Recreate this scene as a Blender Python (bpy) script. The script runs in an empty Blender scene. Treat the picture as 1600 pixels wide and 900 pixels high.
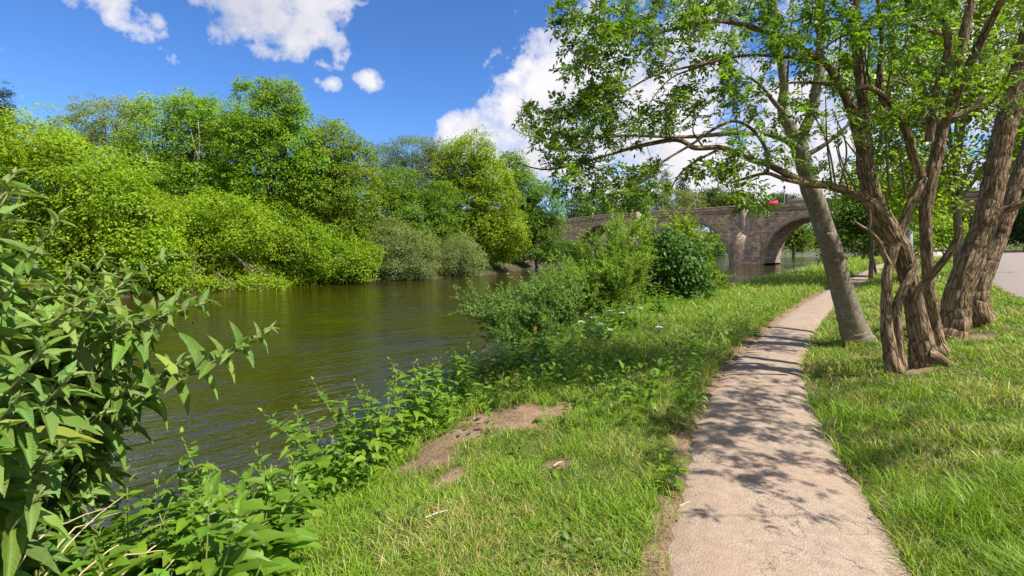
import bpy, math, numpy as np
from math import radians, sin, cos, pi
R = np.random.default_rng(7)
SC = bpy.context.scene
COL = SC.collection
F = 760.0; HZ = 380.0; CAMZ = 1.65          # focal length in photo pixels, horizon row, eye height
WATER_Z = -1.5

def up(px, py, Y):                           # a photo direction at a real distance -> point in metres
    return np.array([(px-800)/F*Y, Y, CAMZ-(py-HZ)/F*Y])
def nrm(a):
    a = np.asarray(a, float)
    return a/np.maximum(np.linalg.norm(a, axis=-1, keepdims=True), 1e-9)

# ------------------------------------------------------------------ noise
def _h(ix, iy, iz, seed):
    n = (ix.astype(np.int64)*374761393 + iy.astype(np.int64)*668265263 + iz.astype(np.int64)*2147483647 + seed*1274126177) & 0xffffffff
    n = ((n ^ (n >> 13))*1274126177) & 0xffffffff
    n = ((n ^ (n >> 15))*2246822519) & 0xffffffff
    return ((n ^ (n >> 16)) & 0xffff)/65535.0
def noise3(p, seed=0):
    p = np.asarray(p, float); i = np.floor(p); f = p-i; f = f*f*(3-2*f)
    ix, iy, iz = i[..., 0], i[..., 1], i[..., 2]; r = 0
    for dx in (0, 1):
        for dy in (0, 1):
            for dz in (0, 1):
                w = (f[..., 0] if dx else 1-f[..., 0])*(f[..., 1] if dy else 1-f[..., 1])*(f[..., 2] if dz else 1-f[..., 2])
                r = r + w*_h(ix+dx, iy+dy, iz+dz, seed)
    return r
def fbm(p, oct=3, seed=0):
    p = np.asarray(p, float); s = 0; a = .5; t = 0
    for k in range(oct):
        s = s + a*noise3(p*(2**k), seed+k*17); t += a; a *= .5
    return s/t
def n2(x, y, sc, oct=3, seed=0):
    return fbm(np.stack([np.asarray(x)/sc, np.asarray(y)/sc, np.zeros_like(np.asarray(x, float))], -1), oct, seed)

# ------------------------------------------------------------------ object helpers
def tag(o, label=None, cat=None, group=None, kind=None):
    if label: o['label'] = label
    if cat: o['category'] = cat
    if group: o['group'] = group
    if kind: o['kind'] = kind
    return o
def empty(name, loc, label, cat, group=None):
    o = bpy.data.objects.new(name, None); COL.objects.link(o); o.location = loc
    o.empty_display_size = .2
    bpy.context.view_layer.update()
    return tag(o, label, cat, group)
def mesh_np(name, V, faces, mat, parent=None, col=None, uv=None, smooth=False, link=True):
    """V (n,3) world coordinates; faces: list of integer arrays (m,k). One mesh object."""
    V = np.asarray(V, np.float32)
    if parent is not None: V = V-np.array(parent.location, np.float32)
    me = bpy.data.meshes.new(name)
    faces = [np.asarray(f, np.int32) for f in faces if len(f)]
    nl = sum(f.size for f in faces); nf = sum(len(f) for f in faces)
    me.vertices.add(len(V)); me.vertices.foreach_set('co', V.ravel())
    me.loops.add(nl); me.loops.foreach_set('vertex_index', np.concatenate([f.ravel() for f in faces]))
    me.polygons.add(nf)
    tot = np.concatenate([np.full(len(f), f.shape[1], np.int32) for f in faces])
    st = np.concatenate([[0], np.cumsum(tot)[:-1]]).astype(np.int32)
    me.polygons.foreach_set('loop_start', st)
    try: me.polygons.foreach_set('loop_total', tot)
    except Exception: pass
    if col is not None:
        c = np.ones((len(V), 4), np.float32); c[:, :3] = np.clip(col, 0, 1)
        a = me.attributes.new('Col', 'FLOAT_COLOR', 'POINT'); a.data.foreach_set('color', c.ravel())
    if uv is not None:
        li = np.concatenate([f.ravel() for f in faces])
        u = me.uv_layers.new(name='UVMap'); u.data.foreach_set('uv', np.asarray(uv, np.float32)[li].ravel())
    me.update(calc_edges=True); me.validate()
    if smooth: me.polygons.foreach_set('use_smooth', np.ones(len(me.polygons), bool))
    me.materials.append(mat)
    o = bpy.data.objects.new(name, me)
    if link: COL.objects.link(o)
    if parent is not None: o.parent = parent
    return o
class MB:
    """collects pieces, then links them as ONE mesh"""
    def __init__(s): s.V = []; s.F = {}; s.C = []; s.U = []; s.n = 0
    def add(s, V, faces, uv=None, col=None):
        V = np.asarray(V, float)
        for f in faces:
            f = np.asarray(f, np.int64)
            if len(f): s.F.setdefault(f.shape[1], []).append(f+s.n)
        s.V.append(V); s.n += len(V)
        c = np.zeros((len(V), 3)); c[:] = (.5, .5, .5) if col is None else col
        s.C.append(c); s.U.append(np.zeros((len(V), 2)) if uv is None else np.asarray(uv, float))
    def build(s, name, mat, parent=None, smooth=False, link=True):
        return mesh_np(name, np.concatenate(s.V), [np.concatenate(f) for f in s.F.values()], mat, parent,
                       np.concatenate(s.C), np.concatenate(s.U), smooth, link)
def catmull(P, n):
    P = np.asarray(P, float); m = len(P)
    if m < 3: return np.stack([P[0]+(P[-1]-P[0])*t for t in np.linspace(0, 1, n)])
    Q = np.concatenate([[2*P[0]-P[1]], P, [2*P[-1]-P[-2]]])
    out = []
    for t in np.linspace(0, m-1-1e-6, n):
        i = int(t); f = t-i; a, b, c, d = Q[i:i+4]
        out.append(.5*((2*b)+(c-a)*f+(2*a-5*b+4*c-d)*f*f+(3*b-a-3*c+d)*f**3))
    return np.array(out)
def tube(P, r, sides=8, rough=0., seed=0, cap=True, freq=9.):
    P = np.asarray(P, float); r = np.asarray(r, float); n = len(P)
    T = nrm(np.gradient(P, axis=0))
    a = np.array([0, 0, 1.]) if abs(T[0][2]) < .9 else np.array([1., 0, 0])
    N = nrm(np.cross(T[0], a)); fr = [N]
    for i in range(1, n):
        N = N-T[i]*np.dot(N, T[i]); N = nrm(N); fr.append(N)
    N = np.array(fr); B = np.cross(T, N)
    th = np.arange(sides)*2*pi/sides
    L = np.concatenate([[0], np.cumsum(np.linalg.norm(np.diff(P, axis=0), axis=1))])
    rad = np.repeat(r[:, None], sides, 1)
    if rough:
        u = np.stack(np.broadcast_arrays(np.cos(th)[None]*r[:, None]*freq*2.2, np.sin(th)[None]*r[:, None]*freq*2.2, L[:, None]*freq*.17), -1)
        a = np.abs(fbm(u*2.2, 3, seed)-.5)*2
        b = fbm(u*.25, 2, seed+5)-.5
        rad = rad*(1+b*.35*min(1, rough*8))+rough*(a*1.4-.35)*np.minimum(1, r[:, None]/.06)
    V = P[:, None]+N[:, None]*(np.cos(th)[None, :, None]*rad[..., None])+B[:, None]*(np.sin(th)[None, :, None]*rad[..., None])
    V = V.reshape(-1, 3)
    i, j = np.meshgrid(np.arange(n-1), np.arange(sides), indexing='ij')
    q = np.stack([i*sides+j, i*sides+(j+1) % sides, (i+1)*sides+(j+1) % sides, (i+1)*sides+j], -1).reshape(-1, 4)
    uv = np.stack(np.broadcast_arrays((th/(2*pi))[None, :]*max(float(np.median(r)), .02)*6.28, L[:, None]), -1).reshape(-1, 2)
    fs = [q]
    if cap and sides >= 3:
        V = np.concatenate([V, [P[-1]+T[-1]*r[-1]*.4]]); uv = np.concatenate([uv, [[0, L[-1]]]])
        k = (n-1)*sides; jj = np.arange(sides)
        fs.append(np.stack([k+jj, k+(jj+1) % sides, np.full(sides, len(V)-1)], -1))
    return V, fs, uv

# leaf templates: u along, v across, w up (in leaf lengths / widths)
def tmpl_quad(): return np.array([[0, 0, 0], [.42, .5, .07], [1, 0, -.12], [.42, -.5, .07]]), [np.array([[0, 1, 2, 3]])]
def tmpl_eight():
    T = np.array([[0, 0, 0], [.34, 0, 0], [.68, 0, -.03], [1, 0, -.14], [.28, .5, .06], [.64, .38, .03], [.28, -.5, .06], [.64, -.38, .03]])
    return T, [np.array([[4, 5, 2, 1], [1, 2, 7, 6]]), np.array([[0, 4, 1], [5, 3, 2], [0, 1, 6], [2, 3, 7]])]
def tmpl_fine(n=10, serr=0., droop=.25, widest=.38, fold=.14, wav=.02, narrow=1.):
    us = np.linspace(0, 1, n); V = []; k = 5
    for i, u in enumerate(us):
        w = (np.sin(pi*u**(math.log(.5)/math.log(widest))))**.9*.5*narrow if 0 < u < 1 else .012
        if serr and 0 < i < n-1: w *= 1+serr*(1 if i % 2 else -1)
        for v in (-1, -.5, 0, .5, 1):
            V.append([u-(.02*abs(v) if i % 2 else 0), v*w, -droop*u*u+fold*w*abs(v)*2+wav*sin(u*17+v*2)*abs(v)-(.018 if v == 0 and 0 < u < 1 else 0)])
    f = []
    for i in range(n-1):
        for j in range(k-1): f.append([i*k+j, i*k+j+1, (i+1)*k+j+1, (i+1)*k+j])
    return np.array(V), [np.array(f)]
def put_leaves(mb, tm, P, D, N, L, W, col):
    """instances a leaf template n times into a collector; col (n,3)"""
    T, fs = tm; n = len(P)
    if n == 0: return
    D = nrm(D); N = nrm(N-D*np.sum(N*D, -1, keepdims=True)); S = np.cross(D, N)
    L = np.broadcast_to(L, n); W = np.broadcast_to(W, n)
    V = P[:, None]+D[:, None]*(T[None, :, 0, None]*L[:, None, None])+S[:, None]*(T[None, :, 1, None]*W[:, None, None])+N[:, None]*(T[None, :, 2, None]*L[:, None, None])
    k = len(T); off = (np.arange(n)*k)[:, None, None]
    mb.add(V.reshape(-1, 3), [(f[None]+off).reshape(-1, f.shape[1]) for f in fs], col=np.repeat(np.broadcast_to(col, (n, 3)), k, 0),
           uv=np.tile(np.stack([T[:, 0], T[:, 1]], -1), (n, 1)))
def rdir(n, rng=R): return nrm(rng.normal(size=(n, 3)))
def vary(base, n, amt=.25, hue=.12, rng=R):
    c = np.tile(np.asarray(base, float), (n, 1)); v = 1+rng.normal(size=(n, 1))*amt
    c = c*np.clip(v, .45, 1.7); h = rng.normal(size=n)*hue
    c[:, 0] *= 1+h; c[:, 2] *= 1-h*.5
    return np.clip(c, .003, .9)

# ------------------------------------------------------------------ materials
class NT:
    def __init__(s, name):
        s.m = bpy.data.materials.new(name); s.m.use_nodes = True; s.t = s.m.node_tree; s.t.nodes.clear()
        s.out = s.t.nodes.new('ShaderNodeOutputMaterial')
    def n(s, typ, **kw):
        x = s.t.nodes.new(typ)
        for k, v in kw.items():
            if k in x.inputs.keys(): s.set(x.inputs[k], v)
            else: setattr(x, k, v)
        return x
    def set(s, inp, v):
        if hasattr(v, 'is_output'): s.t.links.new(v, inp)
        elif isinstance(v, bpy.types.Node): s.t.links.new(v.outputs[0], inp)
        else: inp.default_value = v
    def math(s, op, a, b=None, c=None):
        x = s.t.nodes.new('ShaderNodeMath'); x.operation = op
        for i, v in enumerate((a, b, c)):
            if v is not None: s.set(x.inputs[i], v)
        return x.outputs[0]
    def ramp(s, fac, stops):
        x = s.t.nodes.new('ShaderNodeValToRGB'); e = x.color_ramp.elements
        while len(e) < len(stops): e.new(.5)
        for k, (p, c) in enumerate(stops): e[k].position = p; e[k].color = (*c, 1) if len(c) == 3 else c
        s.set(x.inputs[0], fac); return x.outputs[0]
    def mix(s, fac, a, b, typ='MIX'):
        x = s.t.nodes.new('ShaderNodeMix'); x.data_type = 'RGBA'; x.blend_type = typ
        s.set(x.inputs[0], fac)
        for i, v in ((6, a), (7, b)):
            if isinstance(v, tuple) and len(v) == 3: v = (*v, 1)
            s.set(x.inputs[i], v)
        return x.outputs[2]
    def noise(s, vec, scale, detail=4, rough=.55, dist=0):
        x = s.n('ShaderNodeTexNoise'); x.inputs['Scale'].default_value = scale; x.inputs['Detail'].default_value = detail
        x.inputs['Roughness'].default_value = rough; x.inputs['Distortion'].default_value = dist
        if vec is not None: s.set(x.inputs['Vector'], vec)
        return x.outputs['Fac']
    def mapping(s, vec, scale=(1, 1, 1), rot=(0, 0, 0)):
        x = s.n('ShaderNodeMapping'); s.set(x.inputs['Vector'], vec)
        x.inputs['Scale'].default_value = scale; x.inputs['Rotation'].default_value = rot; return x.outputs[0]
    def bump(s, h, strength=.5, dist=.02, normal=None):
        x = s.n('ShaderNodeBump'); x.inputs['Strength'].default_value = strength; x.inputs['Distance'].default_value = dist
        s.set(x.inputs['Height'], h)
        if normal is not None: s.set(x.inputs['Normal'], normal)
        return x.outputs[0]
    def bsdf(s, col, rough=.8, spec=.3, normal=None, **kw):
        b = s.n('ShaderNodeBsdfPrincipled'); 
        if isinstance(col, tuple) and len(col) == 3: col = (*col, 1)
        s.set(b.inputs['Base Color'], col); s.set(b.inputs['Roughness'], rough); s.set(b.inputs['Specular IOR Level'], spec)
        if normal is not None: s.set(b.inputs['Normal'], normal)
        for k, v in kw.items(): s.set(b.inputs[k], v)
        return b.outputs[0]
    def done(s, shader): s.t.links.new(shader, s.out.inputs[0]); return s.m
def coord(k, out='Object'): return k.n('ShaderNodeTexCoord').outputs[out]

def mat_leaf(name, trans=.4, rough=.5, spec=.25, vein=False, tint=(1.25, 1.3, .5)):
    k = NT(name); a = k.n('ShaderNodeAttribute', attribute_name='Col').outputs['Color']
    nr = None; c = a
    if vein:
        uv = coord(k, 'UV'); sp = k.n('ShaderNodeSeparateXYZ'); k.set(sp.inputs[0], uv)
        av = k.math('ABSOLUTE', sp.outputs[1])
        rib = k.math('SMOOTH_MIN', k.math('MULTIPLY', av, 22.), 1., .3)
        ph = k.math('ADD', k.math('MULTIPLY', sp.outputs[0], 70.), k.math('MULTIPLY', av, -60.))
        side = k.math('ADD', k.math('MULTIPLY', k.math('SINE', ph), .5), .5)
        nz = k.noise(coord(k), 45, 3)
        hgt = k.math('ADD', k.math('MULTIPLY', side, .5), k.math('MULTIPLY', nz, .6))
        nr = k.bump(hgt, .35, .004)
        c = k.mix(k.math('SUBTRACT', 1., rib), a, k.mix(.35, a, (.32, .36, .2)))
        c = k.mix(k.math('MULTIPLY', k.math('GREATER_THAN', nz, .56), .18), c, (.2, .25, .07))
    p = k.bsdf(c, rough, spec, nr)
    t = k.n('ShaderNodeBsdfTranslucent'); k.set(t.inputs[0], k.mix(1., c, tint, 'MULTIPLY'))
    mx = k.n('ShaderNodeMixShader'); mx.inputs[0].default_value = trans
    k.set(mx.inputs[1], p); k.set(mx.inputs[2], t.outputs[0])
    return k.done(mx.outputs[0])
def mat_bark(name, c0, c1, c2, su=34, sv=7, bump=.9, dist=.02, moss=0., lichen=0., plates=True):
    k = NT(name); uv = coord(k, 'UV'); ob = coord(k)
    v = k.mapping(uv, (su, sv, 1))
    dn = k.n('ShaderNodeTexNoise'); k.set(dn.inputs['Vector'], v); dn.inputs['Scale'].default_value = .8; dn.inputs['Detail'].default_value = 4
    dv = k.n('ShaderNodeVectorMath', operation='MULTIPLY_ADD'); k.set(dv.inputs[0], dn.outputs['Color']); dv.inputs[1].default_value = (1.5, 1.5, 0); k.set(dv.inputs[2], v)
    vo = k.n('ShaderNodeTexVoronoi', feature='DISTANCE_TO_EDGE'); k.set(vo.inputs['Vector'], dv.outputs[0]); vo.inputs['Scale'].default_value = .8
    vo2 = k.n('ShaderNodeTexVoronoi', feature='DISTANCE_TO_EDGE'); k.set(vo2.inputs['Vector'], dv.outputs[0]); vo2.inputs['Scale'].default_value = 2.1
    rg_ = k.math('ADD', k.math('MULTIPLY', k.math('SMOOTH_MIN', vo.outputs['Distance'], .16, .06), 2.6), k.math('MULTIPLY', vo2.outputs['Distance'], .55))
    if not plates: rg_ = k.math('MULTIPLY', k.noise(ob, 6, 5, .65), .55)
    nz = k.noise(v, 1.7, 5, .65); big = k.noise(ob, 3.2, 3)
    h = k.math('ADD', k.math('SMOOTH_MIN', rg_, .55, .2), k.math('MULTIPLY', nz, .8))
    c = k.ramp(h, [(.3, c0), (.62, c1), (1., c2)])
    c = k.mix(k.math('MULTIPLY', big, .45), c, k.mix(.5, c, c0))
    if moss: c = k.mix(k.math('MULTIPLY', k.math('GREATER_THAN', k.noise(ob, 7, 4), .55), moss), c, (.09, .1, .025))
    if lichen: c = k.mix(k.math('MULTIPLY', k.math('GREATER_THAN', k.noise(ob, 11, 5, .7), .6), lichen), c, (.36, .36, .3))
    return k.done(k.bsdf(c, .9, .15, k.bump(h, bump, dist)))
M = {}
M['leaf'] = mat_leaf('leaf_far', .5, .55, .2)
M['leaf_near'] = mat_leaf('leaf_near', .5, .42, .35)
M['leaf_bush'] = mat_leaf('leaf_veined', .36, .55, .14, True)
M['leaf_gloss'] = mat_leaf('leaf_gloss', .3, .5, .22)
M['grass'] = mat_leaf('grass_blade', .34, .45, .35)
M['bark_rough'] = mat_bark('bark_rough', (.028, .016, .009), (.185, .12, .07), (.41, .295, .185), 34, 5.5, 1., .035, .3)
M['bark_smooth'] = mat_bark('bark_smooth', (.05, .037, .024), (.17, .138, .098), (.3, .255, .19), 12, 20, .8, .01, .12, .45, False)  # lichen and mottled bark, contrast raised in the colour to suggest dappled sunlight
M['bark_far'] = mat_bark('bark_far', (.06, .045, .03), (.14, .11, .075), (.22, .18, .13), 10, 3, .7, .03)
M['bark_pale'] = mat_bark('bark_pale', (.2, .165, .12), (.3, .26, .2), (.4, .35, .28), 10, 4, .4, .02, plates=False)
M['twig'] = mat_bark('twig', (.06, .042, .028), (.13, .09, .06), (.2, .15, .1), 60, 20, .5, .004)
M['straw'] = mat_leaf('straw', .15, .7, .1, tint=(1, 1, 1))

# ------------------------------------------------------------------ plan of the place
BANK = np.array([(-9, -30), (-4.2, -6), (-2.6, .5), (-1.9, 2.2), (-1.52, 3.2), (-1.2, 4.1), (-.75, 5.0), (-.2, 6.2), (.6, 8.5), (3.0, 12.8), (7.2, 17.6), (16.0, 28), (25.5, 40), (34.5, 51), (44.2, 60.5), (60, 70), (120, 84), (400, 120)], float)
FAR = np.array([(-200, -190), (-64, -20), (-38, 10), (-19.8, 32), (-15.2, 38.6), (-8.8, 42), (-3.15, 47.9), (0, 54), (5, 75), (11, 104), (26, 132), (60, 158), (140, 185), (500, 270)], float)
PATHC = np.array([(.4, -8), (.75, -2), (1.0, 1.0), (1.39, 2.4), (1.66, 3.0), (2.03, 3.92), (2.37, 4.64), (2.92, 5.7), (3.98, 7.4), (6.2, 10.45), (8.9, 13.9), (14.7, 20.9), (21.5, 29), (30, 39), (40, 49), (56, 60), (90, 72)], float)
PATHC = catmull(PATHC, 100)
ROADL = np.array([(3.5, -8), (7.2, 4), (11, 10.5), (14.2, 14.5), (24, 25), (39, 40), (60, 55), (110, 74)], float)
def poly_dist(P, poly):
    """distance to polyline, signed + on its right-hand side (looking along it)"""
    best = np.full(len(P), 1e9); sg = np.zeros(len(P))
    for a, b in zip(poly[:-1], poly[1:]):
        d = b-a; l2 = (d**2).sum(); t = np.clip(((P-a)@d)/l2, 0, 1)
        q = P-(a+t[:, None]*d); dd = np.hypot(q[:, 0], q[:, 1]); m = dd < best-1e-9
        best = np.where(m, dd, best); cr = d[0]*(P[:, 1]-a[1])-d[1]*(P[:, 0]-a[0])
        sg = np.where(m, -np.sign(cr), sg)
    return best*sg
def plan(x, y):
    P = np.stack([np.ravel(x), np.ravel(y)], -1).astype(float)
    return poly_dist(P, BANK), -poly_dist(P, FAR), poly_dist(P, PATHC), poly_dist(P, ROADL)
PATH_HW = .62
def path_hw(y): return np.interp(y, [2, 4, 5.7, 7.4, 10.5, 14, 30], [.63, .58, .5, .44, .42, .42, .42])
def height(x, y, raw=False):
    x = np.ravel(np.asarray(x, float)); y = np.ravel(np.asarray(y, float))
    s, f, q, rd = plan(x, y)
    zn = np.interp(s, [-6, -1.9, -1.3, -.25, .25, .9], [-3.4, -2.0, -1.5, -.45, -.16, -.03])
    zl = np.interp(q, [-1.2, -.6, .6, .85, 1.7, 3., 5., 8, 30, 90], [0, 0, 0, .06, .24, .42, .58, .68, 1.0, 2.0])
    land = np.clip((s+.25)/.8, 0, 1)
    zn = zn+np.where(q > 0, zl, 0)*land+np.where(rd > -1, np.clip(rd+1, 0, 1), 0)*np.clip(y-12, 0, 40)*.008*land
    zf = np.interp(f, [-6, -1.2, -.2, .6, 3, 15, 60, 200], [-3.4, -2.1, -1.62, -1.1, -.5, .8, 4., 11])
    z = np.maximum(zn, zf)
    if raw: return z
    rough = np.clip((np.abs(q)-.65)/.5, 0, 1)*np.clip((s+.5)*2, 0, 1)
    z = z+rough*((n2(x, y, .55, 3, 3)-.5)*.10+(n2(x, y, 1.6, 2, 9)-.5)*.10)*np.where(rd > -.4, .1, 1)
    z = z-np.where((np.abs(q) < path_hw(y)-.05), .05, 0)-np.where((rd > .1) & (rd < 3.3) & (y > 2), .05, 0)
    return z
def zat(x, y): return float(height([x], [y])[0])
def soil_mask(x, y):
    x = np.asarray(x, float); y = np.asarray(y, float)
    def ell(cx, cy, a, b, ang):
        c, s_ = cos(ang), sin(ang); u = (x-cx)*c+(y-cy)*s_; v = -(x-cx)*s_+(y-cy)*c
        return 1-np.sqrt((u/a)**2+(v/b)**2)
    nz = (n2(x, y, .2, 4, 21)-.5)*1.7
    m = np.maximum.reduce([ell(-.2, 4.55, .82, .4, .62), ell(-.62, 3.95, .34, .3, .3), ell(.32, 3.68, .2, .12, .5), ell(.3, 4.75, .4, .2, .4), ell(-.45, 3.5, .2, .12, .9),
                           ell(4.7, 5.65, .42, .22, .3),  ell(6.6, 7.0, .4, .25, 0)])
    far = np.maximum(ell(3.5, 64, 2.5, 10, -.1), ell(1.0, 58, 2.0, 3.0, 0))
    qq = poly_dist(np.stack([x, y], -1), PATHC); pe = 1-(np.abs(np.abs(qq)-path_hw(y)-.02)/np.where(qq < 0, .14, .03))
    return np.maximum(np.clip((m+nz*.75+(n2(x, y, .6, 2, 23)-.5)*.9)*3, 0, 1), np.maximum(np.clip((pe+nz*1.2)*1.5, 0, .9), np.clip(far*4, 0, 1)))
SUN_EL = radians(54); SUN_H = np.array([.87, -.49])
SUN = np.array([SUN_H[0]*cos(SUN_EL), SUN_H[1]*cos(SUN_EL), sin(SUN_EL)])

# ------------------------------------------------------------------ ground, water, path, road
def axis(lo, hi, dlo, dhi, step, grow=1.13):
    a = list(np.arange(dlo, dhi, step)); s = step; v = dhi
    while v < hi: a.append(v); s *= grow; v += s
    a.append(hi); s = step; v = dlo
    while v > lo: s *= grow; v -= s; a.insert(0, max(v, lo))
    return np.unique(np.array(a))
gx = axis(-900, 1200, -4.5, 9, .1, 1.07); gy = axis(-60, 1500, 1.2, 12, .1, 1.06)
X, Y = np.meshgrid(gx, gy); zx = height(X, Y); nx, ny = len(gx), len(gy)
s_, f_, q_, rd_ = plan(X, Y)
so = soil_mask(X.ravel(), Y.ravel())
gc = np.stack([so, np.clip(-s_+.2, 0, 1)*(f_ < 1.2), np.zeros_like(so)], -1)
i, j = np.meshgrid(np.arange(ny-1), np.arange(nx-1), indexing='ij')
gq = np.stack([i*nx+j, i*nx+j+1, (i+1)*nx+j+1, (i+1)*nx+j], -1).reshape(-1, 4)
k = NT('ground_soil_and_turf'); ob = coord(k)
at = k.n('ShaderNodeSeparateColor'); k.set(at.inputs[0], k.n('ShaderNodeAttribute', attribute_name='Col').outputs['Color'])
n1 = k.noise(ob, 3.5, 5, .6); nf = k.noise(ob, 42, 5, .7); n3 = k.noise(ob, .45, 3)
turf = k.ramp(n1, [(.3, (.035, .05, .012)), (.5, (.07, .085, .02)), (.7, (.13, .115, .045))])
turf = k.mix(k.math('MULTIPLY', nf, .5), turf, (.05, .075, .015))
soil = k.ramp(k.math('ADD', k.math('MULTIPLY', nf, .65), k.math('MULTIPLY', n1, .4)), [(.32, (.075, .043, .027)), (.52, (.215, .137, .092)), (.72, (.33, .225, .16))])
c = k.mix(at.outputs[0], turf, soil)
c = k.mix(at.outputs[1], c, (.06, .05, .025))
M['ground'] = k.done(k.bsdf(c, .95, .1, k.bump(k.math('ADD', nf, n1), .7, .03)))
tag(mesh_np('ground', np.stack([X.ravel(), Y.ravel(), zx], -1), [gq], M['ground'], col=gc, smooth=True), kind='structure')

wx = np.linspace(-300, 600, 46); wy = np.linspace(-150, 420, 30)
X, Y = np.meshgrid(wx, wy); i, j = np.meshgrid(np.arange(29), np.arange(45), indexing='ij')
k = NT('river_water'); ob = coord(k)
v1 = k.mapping(ob, (1, 1, 1), (0, 0, radians(-38)))
w1 = k.noise(k.mapping(v1, (.5, 1.5, 1)), 1.2, 2, .5, .8); w2 = k.noise(k.mapping(v1, (1., 2.6, 1)), 3., 3, .55, .5)
patch = k.noise(ob, .16, 2); w3 = k.noise(ob, 9, 2)
h = k.math('ADD', k.math('ADD', k.math('MULTIPLY', w1, 1.), k.math('MULTIPLY', w2, .42)), k.math('MULTIPLY', w3, .05))
h = k.math('MULTIPLY', h, k.ramp(k.math('ADD', k.math('MULTIPLY', patch, .75), k.math('MULTIPLY', k.noise(k.mapping(v1, (.25, .8, 1)), .8, 3), .35)), [(.4, (.22, .22, .22)), (.56, (.7, .7, .7)), (.7, (1.35, 1.35, 1.35))]))
deep = k.mix(k.noise(ob, .3, 2), (.021, .0185, .001), (.028, .0245, .0015))
M['water'] = k.done(k.bsdf(deep, .06, .5, k.bump(h, .6, .16), IOR=2.3))
tag(mesh_np('river_water', np.stack([X.ravel(), Y.ravel(), np.full(X.size, WATER_Z)], -1), [np.stack([i*46+j, i*46+j+1, (i+1)*46+j+1, (i+1)*46+j], -1).reshape(-1, 4)], M['water']), kind='structure')

def ribbon(name, centre, hw, mat, lift, n, across, edge=.0, seed=1):
    C = catmull(centre, n); T = nrm(np.gradient(C, axis=0)); Nn = np.stack([T[:, 1], -T[:, 0]], -1)
    us = np.linspace(-1, 1, across); V = []
    L = np.concatenate([[0], np.cumsum(np.linalg.norm(np.diff(C, axis=0), axis=1))])
    for u in us:
        e = hw(C[:, 1])*u
        if abs(u) == 1 and edge: e = e+np.sign(u)*(n2(L, L*0+u*9, .8, 4, seed)-.5)*edge
        P = C+Nn*e[:, None]
        z = height(P[:, 0], P[:, 1], True)+lift+(.012*(1-u*u))
        if abs(u) == 1: z = z-.035
        V.append(np.concatenate([P, z[:, None]], 1))
    V = np.stack(V, 1).reshape(-1, 3)
    i, j = np.meshgrid(np.arange(n-1), np.arange(across-1), indexing='ij')
    return tag(mesh_np(name, V, [np.stack([i*across+j, i*across+j+1, (i+1)*across+j+1, (i+1)*across+j], -1).reshape(-1, 4)], mat, smooth=True), kind='structure')
def mat_path(name, a, b, c, crack=True):
    k = NT(name); ob = coord(k)
    fine = k.noise(ob, 130, 3, .7); mid = k.noise(ob, 14, 4, .6); big = k.noise(ob, 1.3, 3, .6)
    vo = k.n('ShaderNodeTexVoronoi'); k.set(vo.inputs['Vector'], ob); vo.inputs['Scale'].default_value = 85
    col = k.ramp(k.math('ADD', k.math('MULTIPLY', fine, .7), k.math('MULTIPLY', mid, .3)), [(.33, a), (.5, b), (.68, c)])
    col = k.mix(k.math('MULTIPLY', k.ramp(big, [(.4, (0, 0, 0)), (.65, (1, 1, 1))]), .6), col, k.mix(.5, col, (.3, .19, .13)))
    gr = k.n('ShaderNodeTexVoronoi'); k.set(gr.inputs['Vector'], ob); gr.inputs['Scale'].default_value = 46
    col = k.mix(k.math('MULTIPLY', k.math('LESS_THAN', gr.outputs['Distance'], .13), .6), col, (.13, .09, .07))
    h = k.math('ADD', k.math('MULTIPLY', vo.outputs['Distance'], .6), k.math('MULTIPLY', mid, .22))
    if crack:
        wob = k.n('ShaderNodeMix', data_type='VECTOR') if False else None
        d = k.n('ShaderNodeVectorMath', operation='ADD'); k.set(d.inputs[0], ob)
        nn = k.n('ShaderNodeTexNoise'); k.set(nn.inputs['Vector'], ob); nn.inputs['Scale'].default_value = 5; nn.inputs['Detail'].default_value = 4
        k.set(d.inputs[1], nn.outputs['Color'])
        ve = k.n('ShaderNodeTexVoronoi', feature='DISTANCE_TO_EDGE'); k.set(ve.inputs['Vector'], d.outputs[0]); ve.inputs['Scale'].default_value = .95
        cr = k.math('MULTIPLY', k.math('LESS_THAN', ve.outputs['Distance'], .008), k.math('GREATER_THAN', k.noise(ob, 1.6, 3), .44))
        col = k.mix(k.math('MULTIPLY', cr, .75), col, (.1, .07, .055)); h = k.math('SUBTRACT', h, k.math('MULTIPLY', cr, .8))
    return k.done(k.bsdf(col, .92, .15, k.bump(h, .45, .012)))
M['path'] = mat_path('path_aggregate', (.16, .12, .088), (.27, .208, .155), (.4, .325, .25))
M['road'] = mat_path('road_tarmac', (.16, .14, .13), (.22, .195, .18), (.3, .265, .25))
ribbon('footpath', PATHC, path_hw, M['path'], .006, 700, 9, .08)
rc = ROADL+np.array([1.25, -1.2]); ribbon('road', rc, lambda y: 1.7+0*y, M['road'], .01, 200, 9, .1, 5)

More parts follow.
